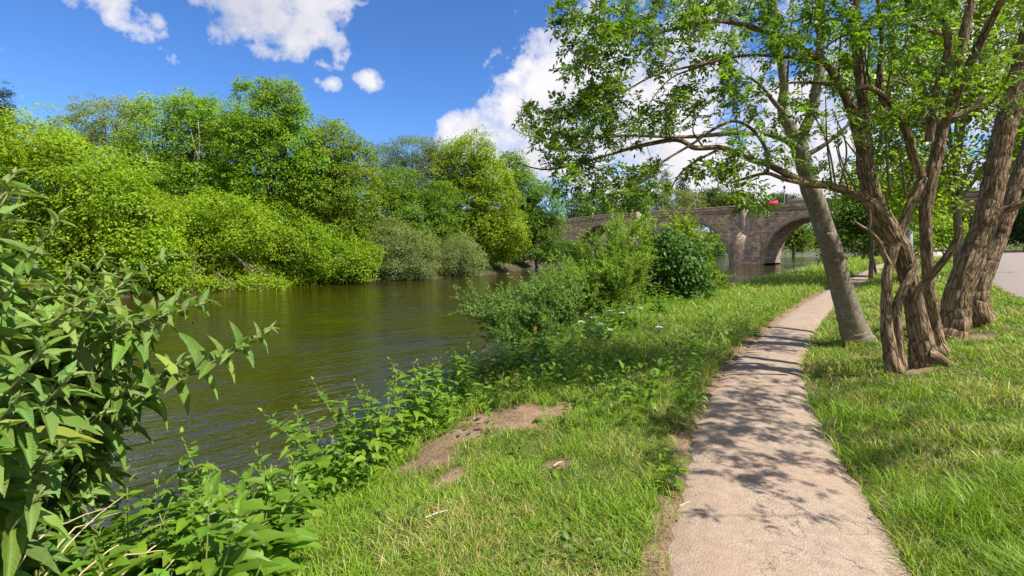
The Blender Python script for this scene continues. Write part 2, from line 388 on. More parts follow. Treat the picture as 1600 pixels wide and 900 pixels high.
# ------------------------------------------------------------------ camera, sun, sky
cd = bpy.data.cameras.new('camera'); cam = bpy.data.objects.new('camera', cd); COL.objects.link(cam)
cam.location = (0, 0, CAMZ); cam.rotation_euler = (pi/2, 0, 0)
cd.sensor_width = 36; cd.lens = F/1600*36; cd.shift_y = -(450-HZ)/1600; cd.clip_start = .05; cd.clip_end = 4000
SC.camera = cam
sd = bpy.data.lights.new('sun', 'SUN'); sd.energy = 4.8; sd.angle = radians(.53); sd.color = (1, .945, .86)
sl = bpy.data.objects.new('sun', sd); COL.objects.link(sl)
from mathutils import Vector
sl.rotation_euler = Vector(SUN).to_track_quat('Z', 'Y').to_euler()
w = bpy.data.worlds.new('World'); SC.world = w; w.use_nodes = True
k = NT.__new__(NT); k.t = w.node_tree; k.t.nodes.clear(); k.out = k.t.nodes.new('ShaderNodeOutputWorld')
sky = k.n('ShaderNodeTexSky', sky_type='NISHITA', sun_disc=False, sun_elevation=SUN_EL, sun_rotation=math.atan2(SUN[0], SUN[1]),
          altitude=300, air_density=1.0, dust_density=.15, ozone_density=3.5)
dirv = coord(k, 'Generated')
def cloud_dir(px, py): return tuple(nrm(np.array([(px-800)/F, 1, -(py-HZ)/F])))
wn = k.n('ShaderNodeTexNoise'); k.set(wn.inputs['Vector'], dirv); wn.inputs['Scale'].default_value = 9; wn.inputs['Detail'].default_value = 8; wn.inputs['Roughness'].default_value = .6
nz = wn.outputs['Fac']; nz2 = k.noise(dirv, 30, 5, .6); bigz = k.noise(dirv, 4, 6, .55)
# cumulus banks by compass direction: (column, row, half width, half height, softness)
cl = [(410, 20, 130, 62, 1.), (330, -8, 120, 30, .8), (510, 8, 70, 35, .7), (575, 124, 24, 17, .9), (518, 130, 22, 13, .8), (505, 100, 26, 14, .55), (240, 32, 42, 22, .6), (160, 0, 60, 22, .6), (465, 45, 60, 25, .5), (405, 75, 50, 18, .7),
      (900, 130, 120, 90, 1.1), (830, 180, 90, 60, 1.1), (760, 205, 70, 32, 1.), (960, 220, 220, 60, 1.), (1050, 150, 130, 110, .9), (1120, 250, 200, 50, 1.1), (1180, 290, 300, 42, 1.2), (850, 250, 150, 35, .9),
      (1240, 190, 150, 80, .8), (1560, 40, 110, 60, 1.2), (1420, 130, 80, 60, .8), (1700, 100, 200, 130, 1), (2300, 0, 400, 200, 1), (-1700, -200, 500, 300, .9)]
fill_clouds = [(-1.2, -1, .5), (0, -1, .6), (1.1, -1, .45), (0, -.5, 1), (-1.6, -.35, .6)]
acc = None
for px, py, rx, ry, wgt in cl:
    c = np.array(cloud_dir(px, py)); m = k.n('ShaderNodeVectorMath', operation='SUBTRACT'); k.set(m.inputs[0], dirv); m.inputs[1].default_value = tuple(c)
    r_ = nrm(np.array([c[1], -c[0], 0])); fwd = math.atan2(c[0], c[1])
    mp = k.n('ShaderNodeMapping', vector_type='POINT'); k.set(mp.inputs['Vector'], m.outputs[0]); mp.inputs['Rotation'].default_value = (0, 0, fwd)
    q = math.hypot(px-800, F)/F
    mp.inputs['Scale'].default_value = (F/rx*q, .3, F/ry*q)
    ln = k.n('ShaderNodeVectorMath', operation='LENGTH'); k.set(ln.inputs[0], mp.outputs[0])
    d = k.math('MULTIPLY', k.math('SUBTRACT', 1.25, ln.outputs['Value']), wgt)
    acc = d if acc is None else k.math('SMOOTH_MAX', acc, d, .25)
for bx_, by_, bz_ in fill_clouds:                               # unseen bright cloud banks added behind the viewer as white fill light
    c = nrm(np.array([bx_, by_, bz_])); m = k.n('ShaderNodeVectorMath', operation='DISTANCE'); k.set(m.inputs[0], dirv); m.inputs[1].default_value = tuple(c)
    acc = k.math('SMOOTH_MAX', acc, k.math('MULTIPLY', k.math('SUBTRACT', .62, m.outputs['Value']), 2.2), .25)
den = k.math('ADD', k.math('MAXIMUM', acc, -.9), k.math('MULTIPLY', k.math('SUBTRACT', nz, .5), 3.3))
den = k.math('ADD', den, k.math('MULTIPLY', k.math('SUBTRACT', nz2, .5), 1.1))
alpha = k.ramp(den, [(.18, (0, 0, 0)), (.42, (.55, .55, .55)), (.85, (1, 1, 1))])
shade = k.ramp(k.math('ADD', k.math('MULTIPLY', bigz, .6), k.math('MULTIPLY', nz, .4)), [(.36, (.32, .33, .38)), (.55, (.46, .45, .47)), (.7, (.56, .54, .545))])
hs = k.n('ShaderNodeHueSaturation'); k.set(hs.inputs['Color'], sky.outputs[0]); hs.inputs['Saturation'].default_value = 1.12; hs.inputs['Value'].default_value = 1.
SKY_S = .12
skyc = k.mix(1., hs.outputs[0], (SKY_S*.44, SKY_S*.56, SKY_S*.75), 'MULTIPLY')
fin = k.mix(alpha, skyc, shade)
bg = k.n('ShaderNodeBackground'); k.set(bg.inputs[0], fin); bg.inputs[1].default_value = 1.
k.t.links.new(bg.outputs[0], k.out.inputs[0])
SC.view_settings.view_transform = 'Standard'; SC.view_settings.look = 'None'; SC.view_settings.exposure = 1.05; SC.view_settings.gamma = 1; SC.view_settings.use_curve_mapping = False
SC.render.engine = 'CYCLES'
cy = SC.cycles; cy.max_bounces = 9; cy.diffuse_bounces = 5; cy.glossy_bounces = 3; cy.transmission_bounces = 4; cy.transparent_max_bounces = 4; cy.caustics_reflective = False; cy.caustics_refractive = False
cy.use_denoising = True; cy.sample_clamp_indirect = 6
try: cy.denoiser = 'OPENIMAGEDENOISE'
except Exception: pass

# ------------------------------------------------------------------ stone bridge
k = NT('bridge_stone'); uv = coord(k, 'UV'); ob = coord(k)
br = k.n('ShaderNodeTexBrick'); k.set(br.inputs['Vector'], uv); br.inputs['Scale'].default_value = 1.; br.offset = .5
br.inputs['Brick Width'].default_value = .85; br.inputs['Row Height'].default_value = .36; br.inputs['Mortar Size'].default_value = .018; br.inputs['Mortar Smooth'].default_value = .3
br.inputs['Color1'].default_value = (.3, .21, .14, 1); br.inputs['Color2'].default_value = (.7, .54, .39, 1); br.inputs['Mortar'].default_value = (.12, .1, .085, 1)
nb = k.noise(ob, .55, 4, .6); nn = k.noise(ob, 4, 5, .65); ns = k.noise(k.mapping(ob, (1.6, 1.6, .3)), 1., 4, .6)
cv = k.n('ShaderNodeTexVoronoi', distance='CHEBYCHEV'); k.set(cv.inputs['Vector'], k.mapping(uv, (1.25, 2.7, 1))); cs = k.n('ShaderNodeSeparateColor'); k.set(cs.inputs[0], cv.outputs['Color'])
c = k.mix(k.ramp(nn, [(.4, (0, 0, 0)), (.7, (.5, .5, .5))]), br.outputs[0], (.4, .3, .24))
c = k.mix(1., c, k.ramp(cs.outputs[0], [(0., (.4, .38, .38)), (.5, (.95, .93, .9)), (1., (1.5, 1.45, 1.35))]), 'MULTIPLY')
c = k.mix(k.ramp(nb, [(.48, (0, 0, 0)), (.72, (.6, .6, .6))]), c, (.17, .14, .115))
c = k.mix(k.ramp(ns, [(.52, (0, 0, 0)), (.74, (.55, .55, .55))]), c, (.13, .105, .09))
c = k.mix(k.ramp(k.noise(ob, 1.7, 5, .7), [(.58, (0, 0, 0)), (.68, (.7, .7, .7))]), c, (.55, .46, .37))
M['stone'] = k.done(k.bsdf(c, .92, .15, k.bump(k.math('ADD', br.outputs['Fac'], k.math('MULTIPLY', nn, -.8)), -.6, .05)))
k = NT('cut_stone'); ob = coord(k); uv = coord(k, 'UV')
c = k.ramp(k.noise(ob, 1.2, 5, .65), [(.3, (.2, .155, .12)), (.55, (.36, .285, .22)), (.75, (.46, .385, .31))])
sp = k.n('ShaderNodeSeparateXYZ'); k.set(sp.inputs[0], uv)
jt = k.math('LESS_THAN', k.math('FRACT', k.math('MULTIPLY', sp.outputs[0], 1.9)), .05)
c = k.mix(k.math('MULTIPLY', jt, .65), c, (.1, .08, .065))
M['dressed'] = k.done(k.bsdf(c, .9, .15, k.bump(k.noise(ob, 9, 4), .5, .03)))
P0 = np.array([36., 72.]); AX = np.array([.616, -.788]); NV = np.array([.788, .616]); BW = 5.2
def bp(t, d, z): q = P0+AX*t+NV*d; return [q[0], q[1], z]
bz = zat(36, 72)
bridge = empty('stone_bridge', tuple(bp(-1.3, BW/2, WATER_Z-.2)), 'long sandstone arch bridge crossing the river with dark arches', 'bridge')
ARCH = [(-36.5, -23.5), (-18, -4), (1.3, 13.3), (18.5, 31)]
SPR, APX = -1.3, 5.05
def intr(t):
    for a, b in ARCH:
        if a <= t <= b:
            u = (t-(a+b)/2)/((b-a)/2); return SPR+(APX-SPR)*math.sqrt(max(0, 1-u*u))
    return -2.6
ztop = lambda t: float(np.interp(t, [-70, -40, -30, 3, 40, 80], [5.2, 5.95, 6.3, 6.42, 6.5, 6.2]))
ts = sorted(set(np.round(np.concatenate([np.linspace(-62, 58, 121)]+[np.array([a, a+1e-3, b-1e-3, b]) for a, b in ARCH]+[(a+b)/2+(b-a)/2*np.cos(np.linspace(0, pi, 33)) for a, b in ARCH]), 4)))
mb = MB()
for t0, t1 in zip(ts[:-1], ts[1:]):
    tm = (t0+t1)/2
    b0, b1 = intr(t0 if intr(tm) > -2.6 else tm), intr(t1 if intr(tm) > -2.6 else tm)
    for d in (0, BW):
        mb.add([bp(t0, d, b0), bp(t1, d, b1), bp(t1, d, ztop(t1)), bp(t0, d, ztop(t0))], [[[0, 1, 2, 3]]], uv=[(t0, b0), (t1, b1), (t1, ztop(t1)), (t0, ztop(t0))])
    mb.add([bp(t0, 0, b0), bp(t1, 0, b1), bp(t1, BW, b1), bp(t0, BW, b0)], [[[0, 1, 2, 3]]], uv=[(0, b0+t0), (0, b1+t1+.02), (BW, b1+t1+.02), (BW, b0+t0)])
    mb.add([bp(t0, 0, ztop(t0)-.3), bp(t1, 0, ztop(t1)-.3), bp(t1, BW, ztop(t1)-.3), bp(t0, BW, ztop(t0)-.3)], [[[0, 1, 2, 3]]])
mb.build('spandrel_wall', M['stone'], bridge)
def sweep(name, prof, mat, t0, t1, n=60):
    """profile of (depth, height above wall top) swept along the bridge"""
    m_ = MB(); tt = np.linspace(t0, t1, n); kk = len(prof)
    V = [bp(t, d, ztop(t)+z) for t in tt for d, z in prof]; pl = np.concatenate([[0], np.cumsum([math.hypot(prof[i+1][0]-prof[i][0], prof[i+1][1]-prof[i][1]) for i in range(kk-1)])])
    f = [[i*kk+j, i*kk+(j+1) % kk, (i+1)*kk+(j+1) % kk, (i+1)*kk+j] for i in range(n-1) for j in range(kk)]
    V2 = V; m_.add(V2, [f], uv=[(t, pl[j]) for t in tt for j in range(kk)])
    m_.add([V[j] for j in range(kk)], [[list(range(kk))]]); m_.add([V[(n-1)*kk+j] for j in range(kk)], [[list(range(kk))]])
    return m_.build(name, mat, bridge)
for nm, d0, d1 in (('parapet', -.06, .36), ('parapet', BW-.36, BW+.06)):
    sweep(nm, [(d0, .103), (d1, .103), (d1, .82), (d0, .82)], M['stone'], -61, 57)
    sweep('coping', [(d0-.07, .823), (d1+.07, .823), (d1+.04, .96), (d0-.04, .96)], M['dressed'], -61, 57)
sweep('string_course', [(-.16, -.1), (.0-.003, -.1), (-.003, .1), (-.16, .1)], M['dressed'], -61, 57)
for a, b in ARCH:                                        # voussoir rings standing proud of the wall
    m_ = MB(); th = np.linspace(0, pi, 44); c_ = (a+b)/2; hw = (b-a)/2; V = []; U = []
    for q in th:
        for e, d in ((-.02, -.05), (.62, -.05), (.62, .06), (-.02, .06)):
            V.append(bp(c_+(hw+e)*cos(q), d, SPR+(APX-SPR+e)*sin(q))); U.append((q*hw, e))
    m_.add(V, [[[i*4+j, i*4+(j+1) % 4, (i+1)*4+(j+1) % 4, (i+1)*4+j] for i in range(43) for j in range(4)]], uv=U)
    m_.build('arch_ring', M['dressed'], bridge)
for ta, tb in ((-23.3, -18.2), (-3.8, 1.1), (13.5, 18.3)):          # cutwaters with sloping caps and the pilaster above
    tm = (ta+tb)/2; h1 = 2.6; m_ = MB()
    tm += .2
    base = [(ta+.3, -.004), (tm-.2, -2.8), (tb-.3, -.004)]
    V = [bp(t, d, -2.8) for t, d in base]+[bp(t, d, h1) for t, d in base]+[bp(tm-.4, -.004, h1+1.5)]
    U = [(0, -2.8), (2.8, -2.8), (6., -2.8), (0, h1), (2.8, h1), (6., h1), (3., h1+1.5)]
    m_.add(V, [[[0, 1, 4, 3], [1, 2, 5, 4]], [[3, 4, 6], [4, 5, 6]]], uv=U)
    m_.build('cutwater', M['stone'], bridge)
    m_ = MB(); pa = [(tm-1.0, -.006), (tm-.35, -.95), (tm+.1, -.95), (tm+.75, -.006)]
    zt_ = ztop(tm)+.98
    V = [bp(t, d, h1+.2) for t, d in pa]+[bp(t, d, zt_) for t, d in pa]
    m_.add(V, [[[0, 1, 5, 4], [1, 2, 6, 5], [2, 3, 7, 6], [4, 5, 6, 7]]], uv=[(i*.7, h1+.2) for i in range(4)]+[(i*.7, zt_) for i in range(4)])
    m_.build('pilaster', M['dressed'], bridge)
def boxm(m_, c, s, ax=np.array([1., 0]), col=None):
    ay = np.array([-ax[1], ax[0]]); V = []
    for dz in (-1, 1):
        for a_, b_ in ((-1, -1), (1, -1), (1, 1), (-1, 1)):
            p = np.array(c[:2])+ax*a_*s[0]/2+ay*b_*s[1]/2; V.append([p[0], p[1], c[2]+dz*s[2]/2])
    m_.add(V, [[[0, 3, 2, 1], [4, 5, 6, 7], [0, 1, 5, 4], [1, 2, 6, 5], [2, 3, 7, 6], [3, 0, 4, 7]]], col=col)
def plain(name, c, rough=.6, spec=.3, metal=0.):
    k = NT(name); ob = coord(k); n_ = k.noise(ob, 6, 4)
    cc = k.mix(k.math('MULTIPLY', n_, .35), c, tuple(x*.6 for x in c))
    return k.done(k.bsdf(cc, rough, spec, k.bump(k.noise(ob, 40, 3), .1, .005), Metallic=metal))
M['red'] = plain('red_board_plastic', (.66, .03, .1), .45); M['white'] = plain('white_board_plastic', (.72, .7, .68), .45); M['iron'] = plain('dark_iron', (.05, .055, .055), .5, .4)
M['palestone'] = plain('pale_new_stone', (.46, .4, .33), .9)
# red and white barrier board standing on the parapet
tb_ = 1.75; zc = ztop(tb_)+.42
bar = empty('barrier_board', tuple(bp(tb_, -.22, zc)), 'red barrier board with white ends fixed along the bridge parapet', 'barrier')
m_ = MB(); boxm(m_, bp(tb_+.25, -.22, zc+.48), (2.5, .08, .8), AX)
m_.build('red_panel', M['red'], bar)
m_ = MB(); boxm(m_, bp(tb_-1.32, -.22, zc+.48), (.58, .1, .92), AX); m_.build('white_panel', M['white'], bar); m_ = MB(); boxm(m_, bp(tb_-.3, -.275, zc+.48), (.1, .03, .8), AX); m_.build('white_stripe', M['white'], bar)
for s_ in (-1.2, 1.2):
    m_ = MB(); boxm(m_, bp(tb_+s_*.9, -.05, zc+.585), (.08, .26, .05), AX); m_.build('bracket', M['iron'], bar)
m_ = MB(); boxm(m_, bp(7.1, .15, ztop(7)+1.17), (5.2, .4, .42), AX); m_.build('parapet_repair', M['palestone'], bridge)
def lamp(px, t, label, h=3.6):
    b = bp(t, BW-.7, ztop(t)-.3); e = empty('street_lamp', tuple(b), label, 'street lamp', 'lamp posts on the bridge')
    b = np.array(b); m_ = MB(); m_.add(*tube([b, b+[0, 0, .8], b+[0, 0, .82], b+[0, 0, h]], [.13, .1, .07, .055], 8)[:2]); m_.build('post', M['iron'], e)
    m_ = MB(); m_.add(*tube([b+[0, 0, h], b+[0, 0, h+.05], b+[0, 0, h+.38], b+[0, 0, h+.46], b+[0, 0, h+.6]], [.06, .09, .17, .18, .03], 6)[:2]); m_.build('lantern', M['iron'], e)
lamp(1010, -19.0, 'dark lantern post on the bridge beside the bushy pale willow crown', 3.9); lamp(1057, -12.5, 'dark lantern post on the bridge nearest the middle of the pale willow crown', 3.3); lamp(1193, 2.2, 'thin dark lantern post rising behind the red barrier board', 3.6)

# ------------------------------------------------------------------ trees across the water
def crown_sprays(mb, blobs, Y, col, leaf, rs=.6, m=22, dens=1.22, rng=R, tm=tmpl_quad(), droop=.25, gap=.38, depth=1., shell=.5, seed=0, amt=.22, hue=.12, narrow=.6, zmin=None):
    """blobs (column,row,half width,half height[,extra depth]) at distance Y -> leaf sprays through their volumes"""
    B = []
    for b in blobs:
        cx, cy_, rx, ry = b[:4]; dy = b[4] if len(b) > 4 else 0
        c = up(cx, cy_, Y+dy); B.append((c, rx/F*(Y+dy), ry/F*(Y+dy)))
    for bi, (c, rx, rz) in enumerate(B):
        ryy = min(max(rx, rz*.7), 1.25*min(rx, rz))*depth
        area = 4*pi*((rx*rz)**1.6/3+(rx*ryy)**1.6/3+(ryy*rz)**1.6/3)**(1/1.6)
        n = int(dens*area/(rs*rs*1.1))+4
        d = rdir(n, rng); r = shell+(1-shell)*rng.random(n)**.6
        lump = 1+.5*(fbm(d*2.3+bi*7.1, 3, seed)-.5)*2+.3*(fbm(d*5.5+bi*3.3, 2, seed+2)-.5)*2
        P = c+d*(r*lump)[:, None]*[rx, ryy, rz]
        ext = rng.random(n) < .09; P = c+(P-c)*np.where(ext, 1.1+.22*rng.random(n), 1)[:, None]
        keep = fbm(P/(rs*2.6), 2, seed+3) > gap-.12*(r > .8)
        if zmin is not None: keep &= P[:, 2] > zmin
        P = P[keep]; d = d[keep]; n = len(P)
        if not n: continue
        out = nrm(d*[1, 1, .9]+rng.normal(size=(n, 3))*.35)
        upv = nrm(out*.55+np.array([0, 0, .75])+rng.normal(size=(n, 3))*.2)
        ctone = 1+.26*(fbm(P/(rs*4.), 2, seed+11)-.5)*2+rng.normal(size=n)*.08
        hshift = (fbm(P/(rs*5.), 2, seed+29)-.5)*.7
        a = rng.random((n, m))*2*pi; rr = np.sqrt(rng.random((n, m)))*rs
        t1 = nrm(np.cross(upv, [0, 1, .01])); t2 = np.cross(upv, t1)
        off = t1[:, None]*(np.cos(a)*rr)[..., None]+t2[:, None]*(np.sin(a)*rr)[..., None]+upv[:, None]*(rng.normal(size=(n, m))*rs*.17-rr*rr/rs*droop*1.4)[..., None]
        LP = (P[:, None]+off).reshape(-1, 3); nn_ = len(LP)
        D = nrm((t1[:, None]*np.cos(a)[..., None]+t2[:, None]*np.sin(a)[..., None])+rng.normal(size=(n, m, 3))*.45-np.array([0, 0, droop])).reshape(-1, 3)
        N = nrm(np.repeat(upv, m, 0)+rng.normal(size=(nn_, 3))*.45)
        L = leaf*(.7+.6*rng.random(nn_)); cc = vary(col, nn_, amt*.6, hue*.6, rng)*np.repeat(ctone, m)[:, None]
        hs_ = np.repeat(hshift, m); cc[:, 0] *= 1+hs_*.32; cc[:, 2] *= 1-hs_*.3
        put_leaves(mb, tm, LP, D, N, L, L*narrow, np.clip(cc, .004, .6))
def far_tree(name, label, cat, Y, base_px, blobs, col, leaf=.26, rs=.6, *a, **kw):
    if 28 < Y < 70 and leaf >= .2: leaf *= .78; kw.setdefault('m', 34)
    return _far_tree(name, label, cat, Y, base_px, blobs, col, leaf, rs, *a, **kw)
def ground_hit(px, Y):
    x = (px-800)/F*Y; return np.array([x, Y, zat(x, Y)])
def _far_tree(name, label, cat, Y, base_px, blobs, col, leaf=.26, rs=.6, group='trees along the far bank', trunk=.22, mat='leaf', bark='bark_far', limbs=True, baseY=None, seed=0, **kw):
    b = ground_hit(base_px, baseY or Y+1.0); e = empty(name, tuple(b), label, cat, group)
    rng = np.random.default_rng(seed+int(abs(base_px)*10)+int(Y*7))
    m_ = MB(); cs = [up(x[0], x[1], Y+(x[4] if len(x) > 4 else 0)) for x in blobs]
    topc = max(cs, key=lambda c: c[2]); cen = np.mean(cs, 0)
    fork = b+(cen-b)*np.array([.5, .5, .55])
    Pm = catmull([b-[0, 0, .3], b+(fork-b)*.5+rng.normal(size=3)*.15, fork, fork+(topc-fork)*.6, topc], 14)
    m_.add(*tube(Pm, np.linspace(trunk, .04, 14), 8, .01, seed))
    if limbs:
        for c in cs:
            s0 = Pm[rng.integers(4, 10)]; md = (s0+c)/2+rng.normal(size=3)*.3+[0, 0, .2]
            PL = catmull([s0, md, c], 8); m_.add(*tube(PL, np.linspace(trunk*.42, .025, 8), 6))
            for q in range(4):
                e2 = c+rdir(1, rng)[0]*[1, 1, .4]*np.linalg.norm(c-s0)*.22
                m_.add(*tube(catmull([PL[4], (PL[4]+e2)/2+rng.normal(size=3)*.15, e2], 5), np.linspace(trunk*.16, .012, 5), 5))
    m_.build('trunk', M[bark], e, True)
    mb = MB(); crown_sprays(mb, blobs, Y, col, leaf, rs, rng=rng, seed=seed, **kw)
    mb.build('crown', M[mat], e)
    return e
G1 = (.235, .345, .02); G2 = (.205, .325, .02); G3 = (.19, .31, .022); GY = (.22, .31, .018); GG = (.2, .25, .09); GD = (.03, .065, .016)
far_tree('conifer', 'dark conifer tip poking up at the far left edge of the sky', 'conifer', 40, 0, [(6, 160, 9, 22), (2, 190, 18, 24), (-4, 225, 26, 30), (-6, 280, 34, 50)], (.045, .06, .016), .2, .4, seed=1, narrow=.35, droop=.5)
far_tree('poplar_tree', 'thin grey-green poplar with wispy crown behind the bright maple', 'tree', 46, 170, [(165, 182, 46, 34), (120, 215, 40, 40), (205, 205, 40, 46), (150, 250, 60, 40)], (.24, .3, .09), .2, .5, seed=2, dens=.8, gap=.5)
far_tree('maple_tree', 'broad bright yellow-green maple behind the big-leaved bush', 'tree', 30, 110, [(60, 450, 60, 26), (130, 445, 60, 26), (200, 440, 56, 24), (260, 432, 40, 20), (50, 225, 80, 50), (110, 270, 80, 60), (30, 310, 80, 70), (170, 300, 70, 60), (110, 350, 80, 60), (215, 345, 60, 60), (40, 400, 80, 60), (170, 400, 70, 60), (-60, 260, 80, 90), (-60, 380, 80, 90), (245, 400, 50, 50)], G1, .24, .62, seed=3)
far_tree('sycamore_tree', 'green sycamore with bare pale branches showing in its top', 'tree', 40, 300, [(250, 185, 44, 40), (300, 180, 40, 36), (345, 190, 42, 42), (235, 235, 50, 50), (300, 235, 60, 46), (360, 245, 50, 56), (270, 290, 70, 50), (340, 300, 60, 50)], G2, .24, .6, seed=4, gap=.45)
far_tree('lime_tree', 'tallest dark green tree with two spires against the sky', 'tree', 39, 420, [(398, 146, 26, 26), (444, 150, 30, 26), (420, 180, 50, 36), (466, 190, 26, 36), (395, 220, 50, 46), (450, 230, 50, 46), (425, 280, 60, 50), (480, 270, 36, 46)], G3, .24, .55, seed=5, gap=.48)
far_tree('hawthorn_tree', 'yellowish tree to the side of the tallest spired tree', 'tree', 41, 530, [(515, 222, 40, 36), (556, 250, 36, 36), (500, 262, 44, 44), (550, 296, 46, 46), (505, 315, 50, 46), (548, 350, 46, 50), (500, 370, 50, 46)], (.19, .27, .025), .22, .55, seed=6)
far_tree('alder_tree', 'bright leafy tree hanging low over the water below the sycamore', 'tree', 35, 320, [(300, 345, 60, 42), (350, 335, 60, 40), (270, 385, 56, 40), (330, 388, 66, 40), (390, 360, 50, 44), (300, 420, 60, 26), (365, 420, 60, 28), (300, 440, 46, 16, -3), (360, 442, 46, 15, -2.5), (250, 446, 40, 18, -4), (410, 440, 40, 14, -1.5), (210, 450, 40, 16, -5)], G1, .2, .55, seed=7, limbs=True, baseY=34.5)
far_tree('alder_tree', 'bright leafy tree hanging low over the water below the yellowish tree', 'tree', 38, 470, [(430, 345, 50, 42), (480, 380, 56, 36), (430, 395, 50, 36), (530, 400, 46, 36), (450, 422, 50, 24), (510, 422, 50, 24), (560, 410, 36, 30), (450, 436, 40, 12, -1), (500, 434, 40, 12, 0), (550, 432, 34, 11, 1)], (.215, .33, .018), .2, .55, seed=8, baseY=38.5)
far_tree('willow_tree', 'pale grey-green rounded willow crown on the middle skyline', 'tree', 54, 640, [(605, 245, 30, 26), (645, 236, 42, 30), (615, 275, 42, 36), (670, 262, 40, 36), (690, 240, 26, 24), (650, 290, 50, 36)], (.15, .2, .05), .24, .7, seed=9, narrow=.35)
far_tree('ash_tree', 'mid-green tree standing behind the grey sallow bushes', 'tree', 48, 625, [(615, 290, 36, 36), (600, 335, 40, 40), (640, 330, 50, 46), (660, 370, 50, 44), (690, 330, 34, 50)], (.14, .235, .018), .24, .6, seed=10)
far_tree('sallow_bush', 'rounded grey-green sallow bush at the water, larger of the pair', 'bush', 42, 620, [(612, 375, 40, 34), (620, 410, 44, 30), (590, 395, 26, 36), (650, 395, 36, 36), (662, 425, 26, 14)], GG, .16, .45, 'bushes along the far bank', .08, seed=11, narrow=.38, m=26)
far_tree('sallow_bush', 'rounded grey-green sallow bush at the water, smaller and beside the landing', 'bush', 46, 720, [(718, 392, 34, 28), (700, 410, 32, 24), (738, 412, 26, 22)], GG, .16, .45, 'bushes along the far bank', .08, seed=12, narrow=.38, m=26)
far_tree('field_maple', 'golden-green maple rising in the middle beside the white cloud', 'tree', 52, 745, [(735, 238, 40, 30), (705, 270, 34, 36), (755, 272, 44, 36), (730, 310, 50, 40), (775, 320, 40, 40), (740, 350, 50, 36), (785, 360, 40, 36), (760, 392, 40, 20)], GY, .28, .65, seed=13)
far_tree('elm_tree', 'green tree leaning out over the river before the bridge', 'tree', 62, 840, [(800, 262, 26, 30), (815, 300, 40, 40), (850, 315, 34, 34), (820, 345, 40, 36), (850, 356, 34, 26), (800, 380, 36, 26)], (.13, .22, .02), .3, .75, seed=14)
far_tree('bramble_thicket', 'low leafy thicket at the far landing under the elm', 'thicket', 60, 850, [(838, 395, 30, 14), (870, 390, 30, 18), (900, 395, 30, 14), (770, 400, 20, 14)], (.085, .16, .02), .26, .6, 'bushes along the far bank', .06, seed=15, limbs=False)
far_tree('oak_tree', 'shaded green tree filling in behind the sycamore', 'tree', 50, 330, [(300, 275, 60, 46), (370, 305, 60, 50), (240, 290, 56, 50), (320, 340, 60, 46)], G2, .24, .65, seed=16)
far_tree('oak_tree', 'shaded green tree filling in behind the tallest spired tree', 'tree', 51, 500, [(470, 295, 60, 50), (545, 325, 56, 50), (430, 330, 56, 46), (500, 350, 60, 46)], G2, .24, .65, seed=17)
# bare dead branches in the sycamore
m_ = MB(); dead = empty('dead_tree', tuple(ground_hit(300, 38.6)), 'bleached bare dead stem standing in front of the sycamore', 'dead tree')
for pl, r0 in (([(306, 300), (308, 262), (312, 225), (309, 188)], .1), ([(311, 250), (302, 222), (297, 196)], .05), ([(312, 240), (322, 222), (330, 205)], .045), ([(228, 238), (236, 266), (262, 285), (284, 304), (318, 318)], .05), ([(306, 300), (300, 380), (298, 440)], .12)):
    PP = catmull([up(x, y, 38.0) for x, y in pl], 12); m_.add(*tube(PP, np.linspace(r0, r0*.3 if pl[0] != (306, 300) or pl[1][1] < 300 else r0*1.3, 12), 6, .01, 3))
m_.build('trunk', M['bark_pale'], dead, True)
